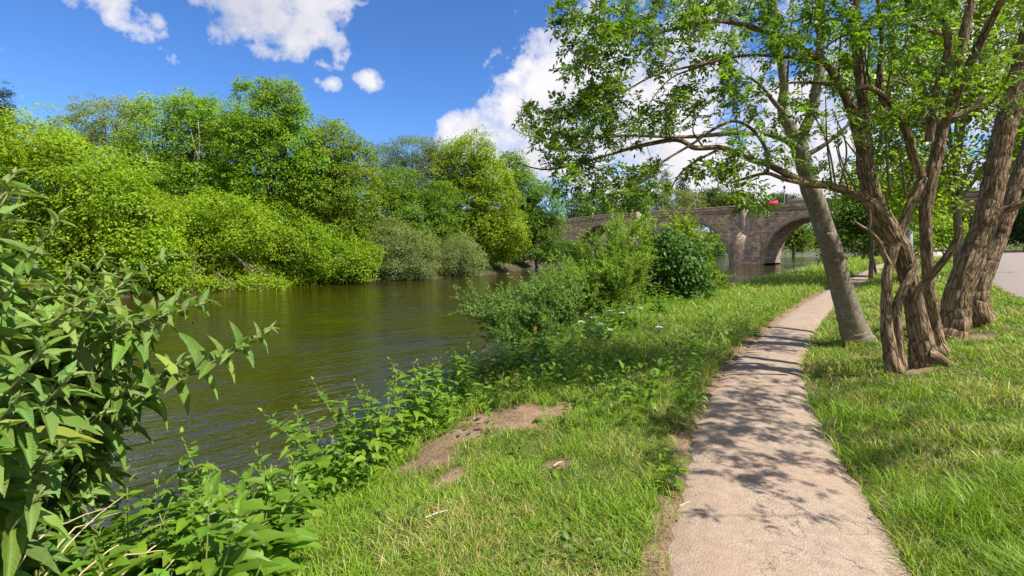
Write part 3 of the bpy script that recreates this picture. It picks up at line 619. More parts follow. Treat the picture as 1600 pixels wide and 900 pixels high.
# trees beyond the bridge
BG = 'trees beyond the bridge'
for nm, lb, Y, bx, bl, cc, nr in (
    ('poplar_tree', 'slim dark columnar poplar, taller of the two beyond the bridge', 165, 1041, [(1041, 280, 7, 17), (1041, 305, 8, 20)], (.035, .06, .03), .5),
    ('poplar_tree', 'slim dark columnar poplar, shorter of the two beyond the bridge', 165, 1066, [(1066, 288, 8, 16), (1066, 308, 9, 18)], (.035, .06, .03), .5),
    ('willow_tree', 'pale weeping willow dome beyond the bridge between the lantern posts', 135, 1050, [(1050, 312, 40, 22), (1030, 325, 26, 22), (1075, 322, 28, 20)], (.16, .19, .05), .3),
    ('oak_tree', 'round green tree beyond the bridge over its hidden left end', 140, 920, [(905, 320, 26, 20), (935, 318, 26, 22), (920, 338, 36, 18)], (.1, .16, .02), .6),
    ('oak_tree', 'round green tree beyond the bridge left of the weeping willow', 150, 975, [(965, 318, 26, 18), (990, 316, 24, 18), (980, 332, 34, 16)], (.085, .14, .025), .6),
    ('oak_tree', 'broad dark green tree beyond the bridge right of the weeping willow', 170, 1110, [(1100, 310, 26, 16), (1125, 306, 26, 16), (1110, 325, 40, 16)], (.05, .09, .022), .6),
    ('oak_tree', 'yellow-green tree beyond the bridge left of the red barrier', 140, 1155, [(1140, 314, 24, 14), (1165, 314, 22, 14), (1155, 326, 34, 14)], (.13, .18, .03), .6),
    ('oak_tree', 'small rounded grey-green tree beyond the bridge right of the red barrier', 175, 1228, [(1215, 312, 20, 14), (1236, 314, 18, 12), (1228, 324, 28, 12)], (.07, .1, .04), .6),
    ('riverside_tree', 'bright green tree seen through the arch at its near pier', 118, 1240, [(1232, 378, 20, 14), (1252, 370, 22, 18), (1236, 362, 16, 14)], (.13, .19, .02), .6),
    ('riverside_tree', 'dark green tree seen through the middle of the arch', 122, 1300, [(1285, 366, 24, 18), (1310, 362, 26, 24), (1300, 380, 30, 12)], (.06, .11, .03), .6),
    ('riverside_tree', 'green tree seen through the arch beside the far pier', 126, 1350, [(1335, 368, 24, 20), (1362, 362, 26, 26), (1350, 382, 30, 12)], (.09, .15, .025), .6),
    ('riverside_tree', 'green tree standing behind the middle arch near the dark shrub', 128, 1100, [(1085, 384, 30, 16), (1115, 382, 26, 18)], (.08, .14, .025), .6)):
    far_tree(nm, lb, 'tree', Y, bx, bl, cc, .55, 1.3, BG, .4, seed=int(bx), narrow=nr, limbs=False, m=18, amt=.3)
# distant wooded rise that closes the view
mb = MB(); rr = np.random.default_rng(5)
for a in np.linspace(-2.4, 2.4, 130):
    dist = 330+rr.random()*60; px = a*F+800
    crown_sprays(mb, [(px, 352-rr.random()*10, 24, 16+8*rr.random())], dist, (.07, .11, .03), 1.6, 3., m=7, dens=.8, rng=rr, seed=3)
tag(mb.build('distant_woods', M['leaf']), 'hazy strip of far-off woodland closing the horizon', 'woods', kind='stuff')

# ------------------------------------------------------------------ trees by the path
def limb_pts(pts, Y0, Y1, step=.035):
    """(column,row,radius in photo pixels) traced along a limb that runs from distance Y0 to Y1"""
    a = np.array(pts, float); d = np.concatenate([[0], np.cumsum(np.hypot(np.diff(a[:, 0]), np.diff(a[:, 1])))]); Ys = Y0+(Y1-Y0)*d/d[-1]
    P = np.array([up(x, y, Yq) for (x, y, r), Yq in zip(a, Ys)]); rr = a[:, 2]/F*Ys*.79
    L = np.linalg.norm(np.diff(P, axis=0), axis=1).sum(); n = max(6, int(L/step))
    C = catmull(P, n); dd = np.concatenate([[0], np.cumsum(np.linalg.norm(np.diff(P, axis=0), axis=1))])
    cd_ = np.concatenate([[0], np.cumsum(np.linalg.norm(np.diff(C, axis=0), axis=1))]); cd_ = cd_/cd_[-1]*dd[-1]
    return C, np.interp(cd_, dd, rr)
def near_tree(root, limbs, mats, targets, leafcol, seed, leafL=.06, comp=(3, 5), leaflets=(5, 7), twigmat='twig', leafmat='leaf_near', clusters=True):
    rng = np.random.default_rng(seed); nodes = []; nodeR = []
    for nm, pts, Y0, Y1, mat, rough, sides in limbs:
        C, r = limb_pts(pts, Y0, Y1, .03 if rough > .008 else .06)
        wob = (fbm(np.stack([np.linspace(0, 9, len(C))*np.linalg.norm(C[-1]-C[0])*.35]*3, -1)+[[seed, nodes.__len__()*3.1, 7]], 2, seed)[:, None]-.5)
        C = C+wob*np.array([1, .6, .5])*np.minimum(.05, r*.8)[:, None]
        m_ = MB(); m_.add(*tube(C, r, sides, rough, seed+len(nodes))); m_.build(nm, M[mat], root, True)
        st = max(1, len(C)//max(2, int(np.linalg.norm(np.diff(C, axis=0), axis=1).sum()/.14)))
        for p_, r_ in zip(C[::st], r[::st]): nodes.append(p_); nodeR.append(r_)
    # leafy shoots grow from the nearest wood towards where the crown is
    T = []
    for t in targets:
        cx, cy_, rad, cnt, Y, dY = t
        for q in range(int(cnt*1.75)):
            a = rng.random()*2*pi; rr_ = rad*math.sqrt(rng.random()); T.append(up(cx+rr_*cos(a), cy_+rr_*sin(a)*.8, Y+rng.normal()*dY))
    T = np.array(T); Nn = np.array(nodes); NR = np.array(nodeR)
    usable = NR < .075
    Nn = Nn[usable]; NR = NR[usable]; nlimb = len(Nn)
    d0 = np.array([np.min(np.linalg.norm(Nn-t, axis=1)) for t in T]); order = np.argsort(d0)
    mt = MB(); LP = []; LD = []
    nd = list(Nn); 
    for ti in order:
        t = T[ti]; A = np.array(nd); dd = np.linalg.norm(A-t, axis=1)
        pen = np.where(np.arange(len(A)) < nlimb, 0, .05)+np.where(A[:, 2] > t[2]+.25, .15, 0)
        i = int(np.argmin(dd+pen)); s0 = A[i]; L = dd[i]
        if L < .03: continue
        dr = (t-s0)/L; sag = np.array([rng.normal()*.12, rng.normal()*.12, rng.normal()*.1-.02])*L
        n = max(4, int(L/.09)); 
        C = catmull([s0, s0+(t-s0)*.35+sag*.8+rng.normal(size=3)*.02*L, s0+(t-s0)*.7+sag*.7, t], n)
        r0 = min(.012, .0035+.0032*L)
        mt.add(*tube(C, np.linspace(r0, .0022, n), 5, cap=False))
        for p_ in C[1::2]: nd.append(p_)
        fd = nrm(C[-1]-C[-2]); bare = rng.random() < .16
        if bare: continue
        LP.append(t); LD.append(fd)
        for p_ in C[max(1, n//2):-1]:
            if rng.random() < .42: LP.append(p_); LD.append(nrm(fd+rng.normal(size=3)*.8))
    tag(mt.build('twigs', M[twigmat], root), kind='stuff')
    LP = np.array(LP); LD = np.array(LD); mb = MB(); tm = tmpl_eight(); P_, D_, N_, S_, CC = [], [], [], [], []
    for p_, d_ in zip(LP, LD):
        tone = np.clip(1+rng.normal()*.16, .6, 1.5)
        for q in range(rng.integers(*comp, endpoint=True)):
            a = nrm(d_*.55+rng.normal(size=3)*.75+np.array([0, 0, .1])); Lr = leafL*(1.6+1.2*rng.random()); k_ = int(rng.integers(*leaflets, endpoint=True))
            upv = nrm(np.array([0, 0, 1.])+rng.normal(size=3)*.35); sd_ = nrm(np.cross(a, upv)); upv = np.cross(sd_, a)
            for z in range(k_):
                u = 1. if z == 0 else (.35+.62*((z-1)//2)/max(1, (k_-1)//2)); sgn = 0 if z == 0 else (1 if z % 2 else -1)
                P_.append(p_+a*Lr*u-np.array([0, 0, .25])*Lr*u*u); D_.append(nrm(a*(.55 if sgn else 1)+sd_*sgn*.8-np.array([0, 0, .22])+rng.normal(size=3)*.12)); N_.append(nrm(upv+rng.normal(size=3)*.22)); S_.append(leafL*(.75+.5*rng.random())); CC.append(tone)
    P_, D_, N_, S_, CC = map(np.array, (P_, D_, N_, S_, CC))
    put_leaves(mb, tm, P_, D_, N_, S_, S_*.42, vary(leafcol, len(P_), .14, .12, rng)*CC[:, None])
    mb.build('crown', M[leafmat], root)

gz = lambda x, y, Y: up(x, y, Y)
RS = 'bark_rough'
multi = empty('multi_stemmed_tree', tuple(up(1425, 565, 5.8)), 'old multi-stemmed tree with ridged bark and long limbs reaching over the path', 'tree', 'trees beside the path')
limbs = [
 ('stem', [(1399, 592, 20), (1398, 572, 17), (1391, 548, 12), (1386, 505, 10), (1386, 442, 9), (1392, 405, 9), (1401, 375, 9), (1411, 352, 9), (1422, 322, 8), (1433, 298, 8), (1443, 278, 8)], 5.6, 5.85, RS, .014, 26),
 ('stem', [(1408, 580, 14), (1404, 545, 9), (1402, 483, 8), (1413, 450, 8), (1424, 430, 8), (1434, 412, 5)], 5.6, 5.7, RS, .012, 22),
 ('stem', [(1447, 585, 30), (1444, 556, 25), (1440, 530, 20), (1430, 483, 17), (1418, 430, 17), (1405, 383, 18), (1386, 355, 19), (1370, 325, 18), (1360, 295, 16), (1352, 257, 15), (1350, 222, 14), (1352, 187, 10), (1347, 150, 9), (1340, 87, 9), (1336, 37, 9), (1336, 0, 8), (1334, -90, 7), (1340, -190, 4)], 5.85, 5.75, RS, .022, 44),
 ('stem', [(1470, 560, 22), (1463, 530, 14), (1458, 500, 11), (1450, 433, 10), (1447, 378, 10), (1446, 358, 10), (1447, 320, 11), (1452, 290, 12), (1460, 255, 11), (1467, 222, 11), (1477, 190, 10), (1487, 165, 9), (1491, 140, 8), (1497, 100, 8), (1510, 37, 8), (1517, 0, 7), (1527, -70, 6), (1530, -170, 4)], 6.1, 6.0, RS, .016, 34),
 ('root_flare', [(1450, 556, 16), (1466, 560, 12), (1484, 573, 8), (1496, 588, 5)], 5.75, 5.6, RS, .014, 20),
 ('branch', [(1349, 228, 12), (1335, 187, 10), (1318, 143, 9), (1300, 111, 8), (1287, 96, 7), (1262, 82, 6), (1227, 65, 6), (1200, 51, 5.5), (1162, 39, 5), (1125, 33, 4.5), (1087, 38, 3.5), (1050, 47, 2.5), (1012, 52, 1.8), (960, 48, 1.2)], 5.75, 5.0, RS, .01, 16),
 ('branch', [(1372, 330, 12), (1350, 310, 9), (1300, 292, 8), (1262, 286, 7.5), (1230, 272, 7), (1200, 257, 6.5), (1175, 250, 6), (1132, 232, 5.5), (1100, 231, 5), (1082, 230, 5), (1065, 220, 4.5), (1045, 219, 4.5), (992, 230, 4), (950, 242, 3), (900, 257, 2.3), (850, 265, 1.6), (805, 254, 1)], 5.75, 5.1, RS, .008, 14),
 ('branch', [(1262, 288, 5), (1225, 280, 4), (1197, 271, 3.5), (1160, 280, 3), (1142, 286, 2)], 5.6, 5.4, RS, .004, 10),
 ('branch', [(1199, 272, 3.5), (1199, 252, 3.5), (1194, 228, 3.5), (1175, 202, 3.2), (1147, 189, 3), (1115, 202, 3), (1080, 226, 2.6), (1040, 250, 2.2), (1020, 270, 1.8), (980, 300, 1.2)], 5.45, 5.0, RS, .003, 10),
 ('branch', [(1122, 234, 3), (1082, 255, 2.2), (1060, 275, 2), (1048, 296, 1.5)], 5.4, 5.2, RS, .003, 8),
 ('branch', [(1440, 275, 8), (1437, 268, 8), (1425, 237, 8), (1415, 202, 8), (1400, 172, 7.5), (1385, 153, 6), (1365, 140, 5), (1350, 137, 5), (1320, 138, 4.5), (1295, 132, 4), (1262, 129, 3), (1232, 130, 2.2), (1210, 140, 1.4)], 5.85, 5.2, RS, .01, 16),
 ('branch', [(1400, 176, 6), (1380, 158, 6), (1374, 120, 5), (1378, 60, 4), (1372, 0, 3.5), (1370, -80, 2.5)], 5.8, 5.5, RS, .005, 10),
 ('branch', [(1451, 222, 8), (1457, 165, 7), (1465, 135, 7), (1477, 107, 7), (1482, 75, 7), (1478, 45, 6.5), (1467, 20, 6), (1445, 9, 5.5), (1420, 1, 5), (1396, -15, 4), (1350, -40, 3)], 5.95, 5.4, RS, .009, 14),
 ('branch', [(1481, 55, 4.5), (1450, 47, 4), (1412, 37, 3.6), (1380, 40, 3.2), (1350, 46, 2.6), (1310, 60, 2), (1270, 90, 1.2)], 5.9, 5.3, RS, .004, 9),
 ('branch', [(1480, 186, 7), (1495, 182, 6), (1512, 174, 6), (1524, 166, 5.5), (1531, 158, 5), (1536, 151, 4.5)], 6.0, 5.9, RS, .008, 12),
 ('branch', [(1520, 170, 3), (1545, 165, 1.8), (1570, 130, 1.5), (1590, 90, 1)], 5.95, 5.6, RS, .002, 7),
 ('dead_branch', [(1432, 468, 9), (1437, 453, 8), (1455, 430, 7), (1480, 400, 6.5), (1494, 375, 5.5), (1500, 352, 4)], 5.6, 5.3, RS, .009, 14),
 ('dead_branch', [(1389, 412, 6), (1380, 396, 5), (1372, 376, 4.5), (1355, 360, 4), (1336, 347, 2.5)], 5.65, 5.5, RS, .004, 9),
 ('dead_branch', [(1356, 361, 3), (1360, 345, 2.5), (1358, 322, 1.6)], 5.6, 5.55, RS, .003, 8),
 ('branch', [(1137, 90, 2.6), (1175, 86, 3), (1215, 88, 3.4), (1250, 92, 4), (1290, 100, 5)][::-1], 5.6, 5.2, RS, .003, 8),
 ('branch', [(1140, 90, 3), (1092, 101, 2.6), (1025, 117, 2), (990, 135, 1.6), (960, 152, 1)], 5.2, 4.9, RS, .002, 7),
 ('branch', [(1137, 90, 2.2), (1085, 107, 2), (1052, 120, 1.6), (1030, 140, 1.2), (1014, 162, .9)], 5.2, 5.0, RS, .002, 7)]
rs_ = np.random.default_rng(3)
for x0, y0, x1, y1 in ((1306, 290, 1256, 150), (1300, 290, 1290, 150), (1338, 300, 1308, 190), (1312, 292, 1300, 170), (1327, 300, 1302, 210), (1391, 310, 1383, 160), (1415, 310, 1392, 195), (1414, 300, 1424, 240), (1345, 250, 1318, 215), (1470, 190, 1463, 90), (1468, 195, 1428, 60), (1385, 150, 1398, 20), (1360, 137, 1372, 10), (1366, 140, 1420, 20), (1310, 135, 1320, 0), (1490, 180, 1530, 60), (1350, 140, 1362, 30), (1300, 128, 1268, 0), (1230, 130, 1240, 0), (1100, 231, 1090, 180), (1180, 250, 1150, 190), (1050, 219, 1020, 180)):
    limbs.append(('shoot', [(x0, y0, 1.9), ((x0+x1)/2+rs_.normal()*5, (y0+y1)/2, 1.5), (x1, y1, .8)], 5.6+rs_.normal()*.12, 5.4+rs_.normal()*.15, 'twig', .001, 6))
tg = []
for x, y, r, n in ((885, 28, 32, 9), (935, 45, 42, 13), (985, 25, 50, 16), (1045, 20, 50, 16), (1110, 15, 50, 14), (1180, 20, 50, 12), (905, 88, 30, 9), (950, 95, 36, 10), (1000, 75, 45, 10), (925, 150, 20, 4), (955, 125, 30, 5), (890, 120, 18, 4), (1100, 70, 45, 8), (1035, 105, 26, 4),
                   (825, 175, 12, 3), (850, 185, 20, 5), (885, 165, 26, 7), (930, 158, 34, 11), (965, 160, 30, 9), (905, 195, 36, 10), (960, 195, 34, 9), (1000, 195, 28, 5), (860, 215, 26, 6), (1045, 150, 28, 7), (1080, 145, 34, 8), (1040, 185, 26, 6), (1120, 120, 36, 8), (1150, 150, 36, 8), (1100, 180, 26, 4),
                   (870, 245, 32, 8), (915, 262, 34, 9), (955, 280, 32, 9), (885, 285, 26, 5), (1000, 285, 34, 12), (1030, 265, 22, 6), (985, 305, 26, 6), (935, 305, 20, 3), (1090, 265, 18, 4), (1115, 268, 20, 5), (1140, 262, 22, 6), (1165, 300, 20, 5), (1180, 322, 18, 5), (1150, 240, 16, 3), (1195, 235, 20, 4), (1245, 215, 18, 5),
                   (1210, 90, 50, 11), (1260, 40, 50, 12), (1300, 110, 40, 8), (1300, 20, 40, 8), (1240, 160, 36, 6), (1190, 180, 30, 5), (1360, 60, 40, 8), (1420, 90, 40, 8), (1400, 20, 40, 8), (1450, 150, 36, 6), (1500, 90, 40, 8), (1480, 20, 40, 8), (1540, 120, 40, 6), (1330, 200, 26, 4), (1380, 180, 26, 5), (1430, 180, 26, 4), (1290, 260, 20, 3)):
    tg.append((x, y, r, n, 5.25, .35))
for x, y, r, n, Y, dY in ((1300, -60, 200, 66, 5.4, .5), (1050, -50, 160, 44, 5.0, .4), (1700, -130, 180, 30, 4.4, .5), (1900, -60, 150, 26, 3.9, .5), (1950, -300, 220, 22, 3.6, .5), (1880, -110, 150, 34, 3.0, .35), (1760, -80, 110, 22, 3.4, .35), (2100, -80, 150, 20, 2.7, .3), (1500, -160, 200, 26, 4.9, .5), (1620, -330, 200, 14, 4.3, .5)):
    tg.append((x, y, r, n, Y, dY))
limbs.append(('branch', [(1478, 186, 8), (1520, 90, 7), (1580, -20, 6), (1680, -120, 5), (1820, -180, 3.5), (1950, -160, 2)], 6.0, 3.0, RS, .007, 12))
limbs.append(('branch', [(1330, -60, 6), (1400, -180, 5), (1520, -240, 4), (1680, -300, 2.5)], 5.75, 4.4, RS, .005, 10))
LEAFN = (.125, .215, .018)
near_tree(multi, limbs, None, tg, LEAFN, 11, leafL=.055, comp=(3, 6))

pale = empty('pale_trunked_tree', tuple(up(1335, 530, 7.7)), 'smooth pale grey tree leaning over the path edge behind the multi-stemmed tree', 'tree', 'trees beside the path')
SM = 'bark_smooth'
near_tree(pale, [
 ('trunk', [(1346, 545, 36), (1338, 525, 27), (1330, 500, 23), (1312, 440, 20), (1297, 380, 18.5), (1289, 360, 18), (1278, 325, 17.5), (1268, 298, 17), (1260, 270, 16), (1252, 245, 15), (1247, 222, 15), (1238, 205, 12), (1228, 190, 10), (1223, 165, 9), (1225, 130, 8), (1219, 90, 7.5), (1212, 40, 7), (1210, 0, 6.5), (1206, -90, 5)], 7.7, 7.5, SM, .012, 30),
 ('branch', [(1250, 222, 11), (1258, 200, 10), (1270, 172, 9.5), (1276, 135, 9), (1281, 95, 8.5), (1283, 40, 8), (1283, 0, 8), (1288, -100, 5)], 7.6, 7.5, SM, .006, 18),
 ('branch', [(1245, 232, 9), (1230, 220, 6), (1200, 210, 5), (1150, 208, 4.6), (1100, 212, 4), (1070, 214, 3.6), (1020, 213, 3), (980, 212, 2.6), (935, 215, 2.2), (895, 213, 1.8), (860, 216, 1.4), (825, 212, 1), (800, 200, .8)], 7.55, 6.6, SM, .004, 10),
 ('branch', [(1265, 240, 5), (1290, 225, 4), (1320, 200, 3), (1338, 180, 1.5)], 7.6, 7.4, SM, .003, 8),
 ('branch', [(1224, 175, 5), (1207, 157, 4), (1190, 135, 3), (1170, 120, 2)], 7.5, 7.2, SM, .003, 8),
 ('knot', [(1318, 402, 9), (1312, 398, 7), (1308, 391, 3.5)][::-1], 7.45, 7.4, SM, .006, 10)],
 None, [(x, y, r, n, 7.1, .4) for x, y, r, n in ((830, 205, 24, 5), (870, 200, 26, 6), (920, 215, 34, 7), (980, 205, 36, 7), (1050, 205, 30, 5), (1120, 210, 30, 5), (1180, 140, 36, 7), (1230, 60, 40, 8), (1190, 60, 40, 8), (1270, 30, 40, 6), (1230, 250, 20, 4), (1290, 190, 26, 4), (1150, 90, 40, 6), (1240, -80, 120, 26))], (.12, .2, .018), 21)
lean = empty('leaning_tree', tuple(up(1495, 500, 7.1)), 'thick leaning trunk with deeply ridged bark at the right edge', 'tree', 'trees beside the path')
near_tree(lean, [
 ('trunk', [(1484, 535, 34), (1491, 512, 26), (1494, 480, 22), (1502, 445, 21), (1517, 405, 21), (1532, 370, 19.5), (1546, 318, 18.5), (1560, 250, 18), (1571, 200, 18), (1584, 150, 17), (1597, 100, 16.5), (1611, 50, 15.5), (1624, 0, 15), (1650, -110, 12), (1690, -220, 8)], 7.1, 7.0, RS, .03, 52),
 ('trunk', [(1530, 500, 24), (1526, 470, 19), (1536, 430, 16), (1554, 390, 13), (1572, 343, 12), (1588, 283, 11.5), (1602, 245, 11.5), (1627, 150, 11), (1650, 50, 11), (1690, -90, 8)], 7.5, 7.7, RS, .024, 40),
 ('branch', [(1550, 350, 9), (1566, 332, 8), (1585, 322, 7.5), (1602, 314, 7), (1640, 290, 6), (1700, 240, 4)], 7.1, 6.6, RS, .01, 16)],
 None, [(x, y, r, n, 6.7, .5) for x, y, r, n in ((1580, 40, 30, 6), (1582, 147, 45, 9), (1570, 90, 26, 5), (1640, 20, 60, 10), (1700, -100, 120, 26), (1750, 120, 80, 8), (1600, -150, 120, 20))], (.16, .24, .02), 31)
# ------------------------------------------------------------------ greenery behind them
PB = 'trees behind the path trees'
def bg_tree(name, label, Y, bx, bl, cc, leaf, rs, tr, bark='bark_far', bY=None, **kw):
    return far_tree(name, label, 'tree', Y, bx, bl, cc, leaf, rs, PB, tr, bark=bark, baseY=bY, **kw)
bg_tree('locust_tree', 'lime-green tree with grey trunk standing between the stems and the leaning trunk', 17, 1497, [(1440, 70, 55, 50), (1510, 60, 60, 60), (1420, 150, 60, 46), (1500, 160, 70, 56), (1560, 130, 60, 60), (1440, 225, 56, 40), (1520, 250, 60, 50), (1400, 260, 40, 36), (1640, 180, 80, 90), (1580, 230, 40, 50), (1470, 300, 50, 26), (1390, 200, 46, 46), (1350, 120, 46, 40), (1420, 310, 40, 24), (1540, -40, 120, 70), (1420, -30, 70, 50), (1680, 20, 90, 90)], (.23, .35, .02), .15, .4, .16, 'bark_smooth', seed=41, mat='leaf_near', depth=.7, tm=tmpl_quad(), dens=1.15, gap=.47, m=20)
bg_tree('ash_tree', 'light green loose-crowned tree filling in behind the forked centre stem', 21, 1360, [(1345, 240, 40, 44), (1380, 300, 44, 34), (1330, 290, 36, 30), (1400, 220, 44, 46), (1360, 160, 40, 46), (1440, 330, 44, 24), (1320, 90, 36, 40), (1390, 80, 50, 50)], (.22, .34, .02), .16, .42, .1, bY=22, seed=47, mat='leaf_near', depth=.7, dens=.8, gap=.5)
bg_tree('elder_tree', 'dark green small tree hanging in front of the far arch behind the pale trunk', 24, 1372, [(1310, 330, 36, 24), (1350, 322, 40, 30), (1320, 362, 36, 26), (1370, 360, 40, 30), (1400, 330, 36, 34), (1345, 300, 30, 18), (1390, 300, 30, 24), (1300, 395, 14, 12)], (.09, .165, .02), .16, .42, .07, seed=42, dens=.9, bY=25)
bg_tree('hazel_tree', 'bright low bush between the multi-stemmed tree and the leaning trunk', 30, 1470, [(1470, 360, 40, 24), (1440, 375, 30, 16), (1500, 370, 30, 20)], (.22, .32, .03), .18, .5, .06, seed=43)
bg_tree('laurel_hedge', 'dark green bushes behind the leaning trunk beside the road', 44, 1600, [(1580, 350, 30, 26), (1610, 350, 30, 30), (1640, 340, 40, 40), (1560, 335, 30, 24), (1680, 330, 60, 60)], (.05, .1, .03), .22, .6, .08, seed=44, limbs=False)
bg_tree('beech_tree', 'tall green tree beyond the road at the right edge', 40, 1660, [(1600, 270, 40, 40), (1640, 210, 60, 70), (1580, 300, 30, 26), (1720, 240, 80, 90)], (.1, .18, .03), .24, .65, .25, seed=45)
bg_tree('chestnut_tree', 'mid-green tree filling the gap behind the multi-stemmed tree by the bridge end', 58, 1410, [(1390, 330, 40, 30), (1430, 320, 46, 40), (1480, 320, 46, 40), (1520, 330, 36, 36), (1440, 285, 40, 30), (1350, 340, 30, 20)], (.08, .15, .022), .3, .75, .25, seed=46)
b0 = up(1421, 400, 26); m_ = MB()
k = NT('weathered_steel'); M['post'] = k.done(k.bsdf(k.ramp(k.noise(coord(k), 5, 4), [(.3, (.1, .11, .12)), (.7, (.26, .27, .28))]), .5, .4))
b0[2] = zat(b0[0], b0[1]); h_ = up(1421, 345, 26)[2]
m_.add(*tube([b0, b0+[0, 0, .2], [b0[0], b0[1], h_-.02], [b0[0], b0[1], h_]], [.17, .15, .15, .1], 12)); m_.build('x', M['post'], link=True)
o = bpy.data.objects['x']; o.name = 'bollard_post'; tag(o, 'round grey steel post seen between the stems of the multi-stemmed tree', 'post')
# low stone wall between the stems
a0 = up(1417, 396, 40); a1 = up(1478, 390, 40); m_ = MB(); cen = (a0+a1)/2; zz = zat(cen[0], cen[1])
ax_ = nrm((a1-a0)[:2]); boxm(m_, (cen[0], cen[1], zz+.38), (3.4, .4, .9), ax_); boxm(m_, (cen[0], cen[1], zz+.9), (3.55, .52, .13), ax_)
o = m_.build('stone_wall', M['palestone']); tag(o, 'short low pinkish stone wall seen between the tree stems', 'wall')

# ------------------------------------------------------------------ shrubs on the near bank
BS = 'shrubs on the near bank'
def shoot_shrub(root, tips, base_fn, col, leaf, width, space, seed, mat='leaf', wood='twig', r0=.012, sp=.35, start=.3, lenvar=.5, tmq=None):
    rng = np.random.default_rng(seed); mw = MB(); P_, D_, N_, S_ = [], [], [], []
    for t in tips:
        b = base_fn(); L = np.linalg.norm(t-b); mid = (b+t)/2+np.array([rng.normal()*.1, rng.normal()*.1, .18+.08*rng.random()])*L*.3
        n = max(7, int(L/.1)); C = catmull([b, mid, t], n); mw.add(*tube(C, np.linspace(r0*(.6+.8*rng.random()), .002, n), 5, cap=False))
        subs = [(C, start)]
        for q in range(int(L*5)):
            i0 = rng.integers(int(n*.3), n-1); d = nrm(nrm(C[min(i0+1, n-1)]-C[i0-1])+rng.normal(size=3)*.55); l2 = L*(.1+.22*rng.random())
            C2 = catmull([C[i0], C[i0]+d*l2*.5+[0, 0, .04*l2], C[i0]+d*l2+[0, 0, .02]], 5); mw.add(*tube(C2, np.linspace(.004, .0012, 5), 4, cap=False)); subs.append((C2, .05))
        for C_, st in subs:
            LL = np.linalg.norm(np.diff(C_, axis=0), axis=1).sum(); kk = max(3, int(LL/space)); tt = st+(1-st)*rng.random(kk); ii = tt*(len(C_)-1); i0 = np.minimum(ii.astype(int), len(C_)-2)
            p_ = C_[i0]+(C_[i0+1]-C_[i0])*(ii-i0)[:, None]; d_ = nrm(C_[i0+1]-C_[i0])
            P_.append(p_); D_.append(nrm(d_*.7+rng.normal(size=(kk, 3))*.6)); N_.append(nrm(rng.normal(size=(kk, 3))*.6+[0, 0, .8])); S_.append(leaf*(1-lenvar/2+lenvar*rng.random(kk)))
    P_, D_, N_, S_ = map(np.concatenate, (P_, D_, N_, S_)); mb = MB(); nn_ = len(P_)
    put_leaves(mb, tmq or tmpl_quad(), P_, D_, N_, S_, S_*width, vary(col, nn_, .2, .12, rng)*(1+.35*(fbm(P_/.5, 2, seed)-.5)*2)[:, None])
    mw.build('stems', M[wood], root); mb.build('foliage', M[mat], root)
wands = [(1004, 340, 13.6), (992, 352, 13.4), (962, 350, 13.6), (950, 358, 13.4), (926, 372, 13.6), (905, 380, 13.4), (1014, 362, 13.8), (975, 368, 13.2)]
def tips_in(pts, rng, per, jit, dY):
    return [up(x+rng.normal()*jit, y+rng.normal()*jit*.7, Y+rng.normal()*dY) for x, y, Y in pts for q in range(per)]
rg = np.random.default_rng(77)
def base_at(cx, cy, r): return lambda: (lambda a, q: np.array([cx+cos(a)*q, cy+sin(a)*q, max(zat(cx+cos(a)*q, cy+sin(a)*q), WATER_Z)-.05]))(rg.random()*6.28, r*math.sqrt(rg.random()))
sh = empty('willow_shrub', (1.9, 13.0, zat(1.9, 13.0)), 'tall feathery light-green willow shrub beside the dark elder', 'shrub', BS)
shoot_shrub(sh, tips_in([(1000, 396, 13.5), (985, 405, 13.2), (958, 408, 13.5), (930, 412, 13.8), (905, 420, 13.5), (880, 424, 13.2), (1008, 400, 14), (975, 420, 13), (940, 424, 13), (905, 430, 13), (870, 434, 13), (995, 420, 13), (960, 425, 12.6), (920, 440, 12.6), (960, 412, 13), (920, 418, 13.4)], rg, 6, 10, .4), base_at(2.6, 13.0, .9), (.2, .31, .035), .11, .22, .016, 5, start=.15)
wr = empty('willow_shrub', (2.4, 13.4, zat(2.4, 13.4)), 'few tall light-green willow wands rising in front of the bridge wall', 'shrub', BS)
shoot_shrub(wr, [up(x, y, Y_) for x, y, Y_ in wands for q in range(2)], base_at(2.7, 13.3, .5), (.22, .34, .035), .12, .2, .02, 15, start=.2)
sh = empty('willow_shrub', (.7, 11.0, zat(.7, 11.0)), 'blue-green willow shrub sprawling low over the water', 'shrub', BS)
shoot_shrub(sh, tips_in([(850, 440, 11.5), (825, 450, 11.3), (800, 464, 11), (780, 470, 11), (765, 500, 10.5), (800, 480, 10.5), (830, 450, 11), (860, 440, 11), (890, 440, 11.5), (880, 470, 11), (840, 490, 10.5), (785, 520, 10), (820, 520, 10), (855, 510, 10.2), (755, 470, 11), (740, 490, 10.8), (900, 480, 11)], rg, 5, 11, .35), base_at(1.1, 11.0, .5), (.15, .25, .06), .085, .28, .014, 6, start=.15)
sh = empty('elder_shrub', tuple(ground_hit(1055, 14.5)), 'dense dark green elder shrub at the bank, rounded and glossy', 'shrub', BS)
mb = MB(); crown_sprays(mb, [(1055, 398, 50, 42), (1025, 425, 40, 40), (1076, 428, 34, 34), (1050, 450, 48, 34), (1010, 450, 24, 26), (1092, 460, 26, 22), (1040, 376, 24, 16), (1068, 388, 22, 14)], 14.3, (.07, .15, .02), .12, .26, m=16, dens=1.15, gap=.38, tm=tmpl_eight(), narrow=.5, droop=.45, seed=9)
mb.build('crown', M['leaf_gloss'], sh)
m_ = MB(); bb = ground_hit(1058, 14.6)
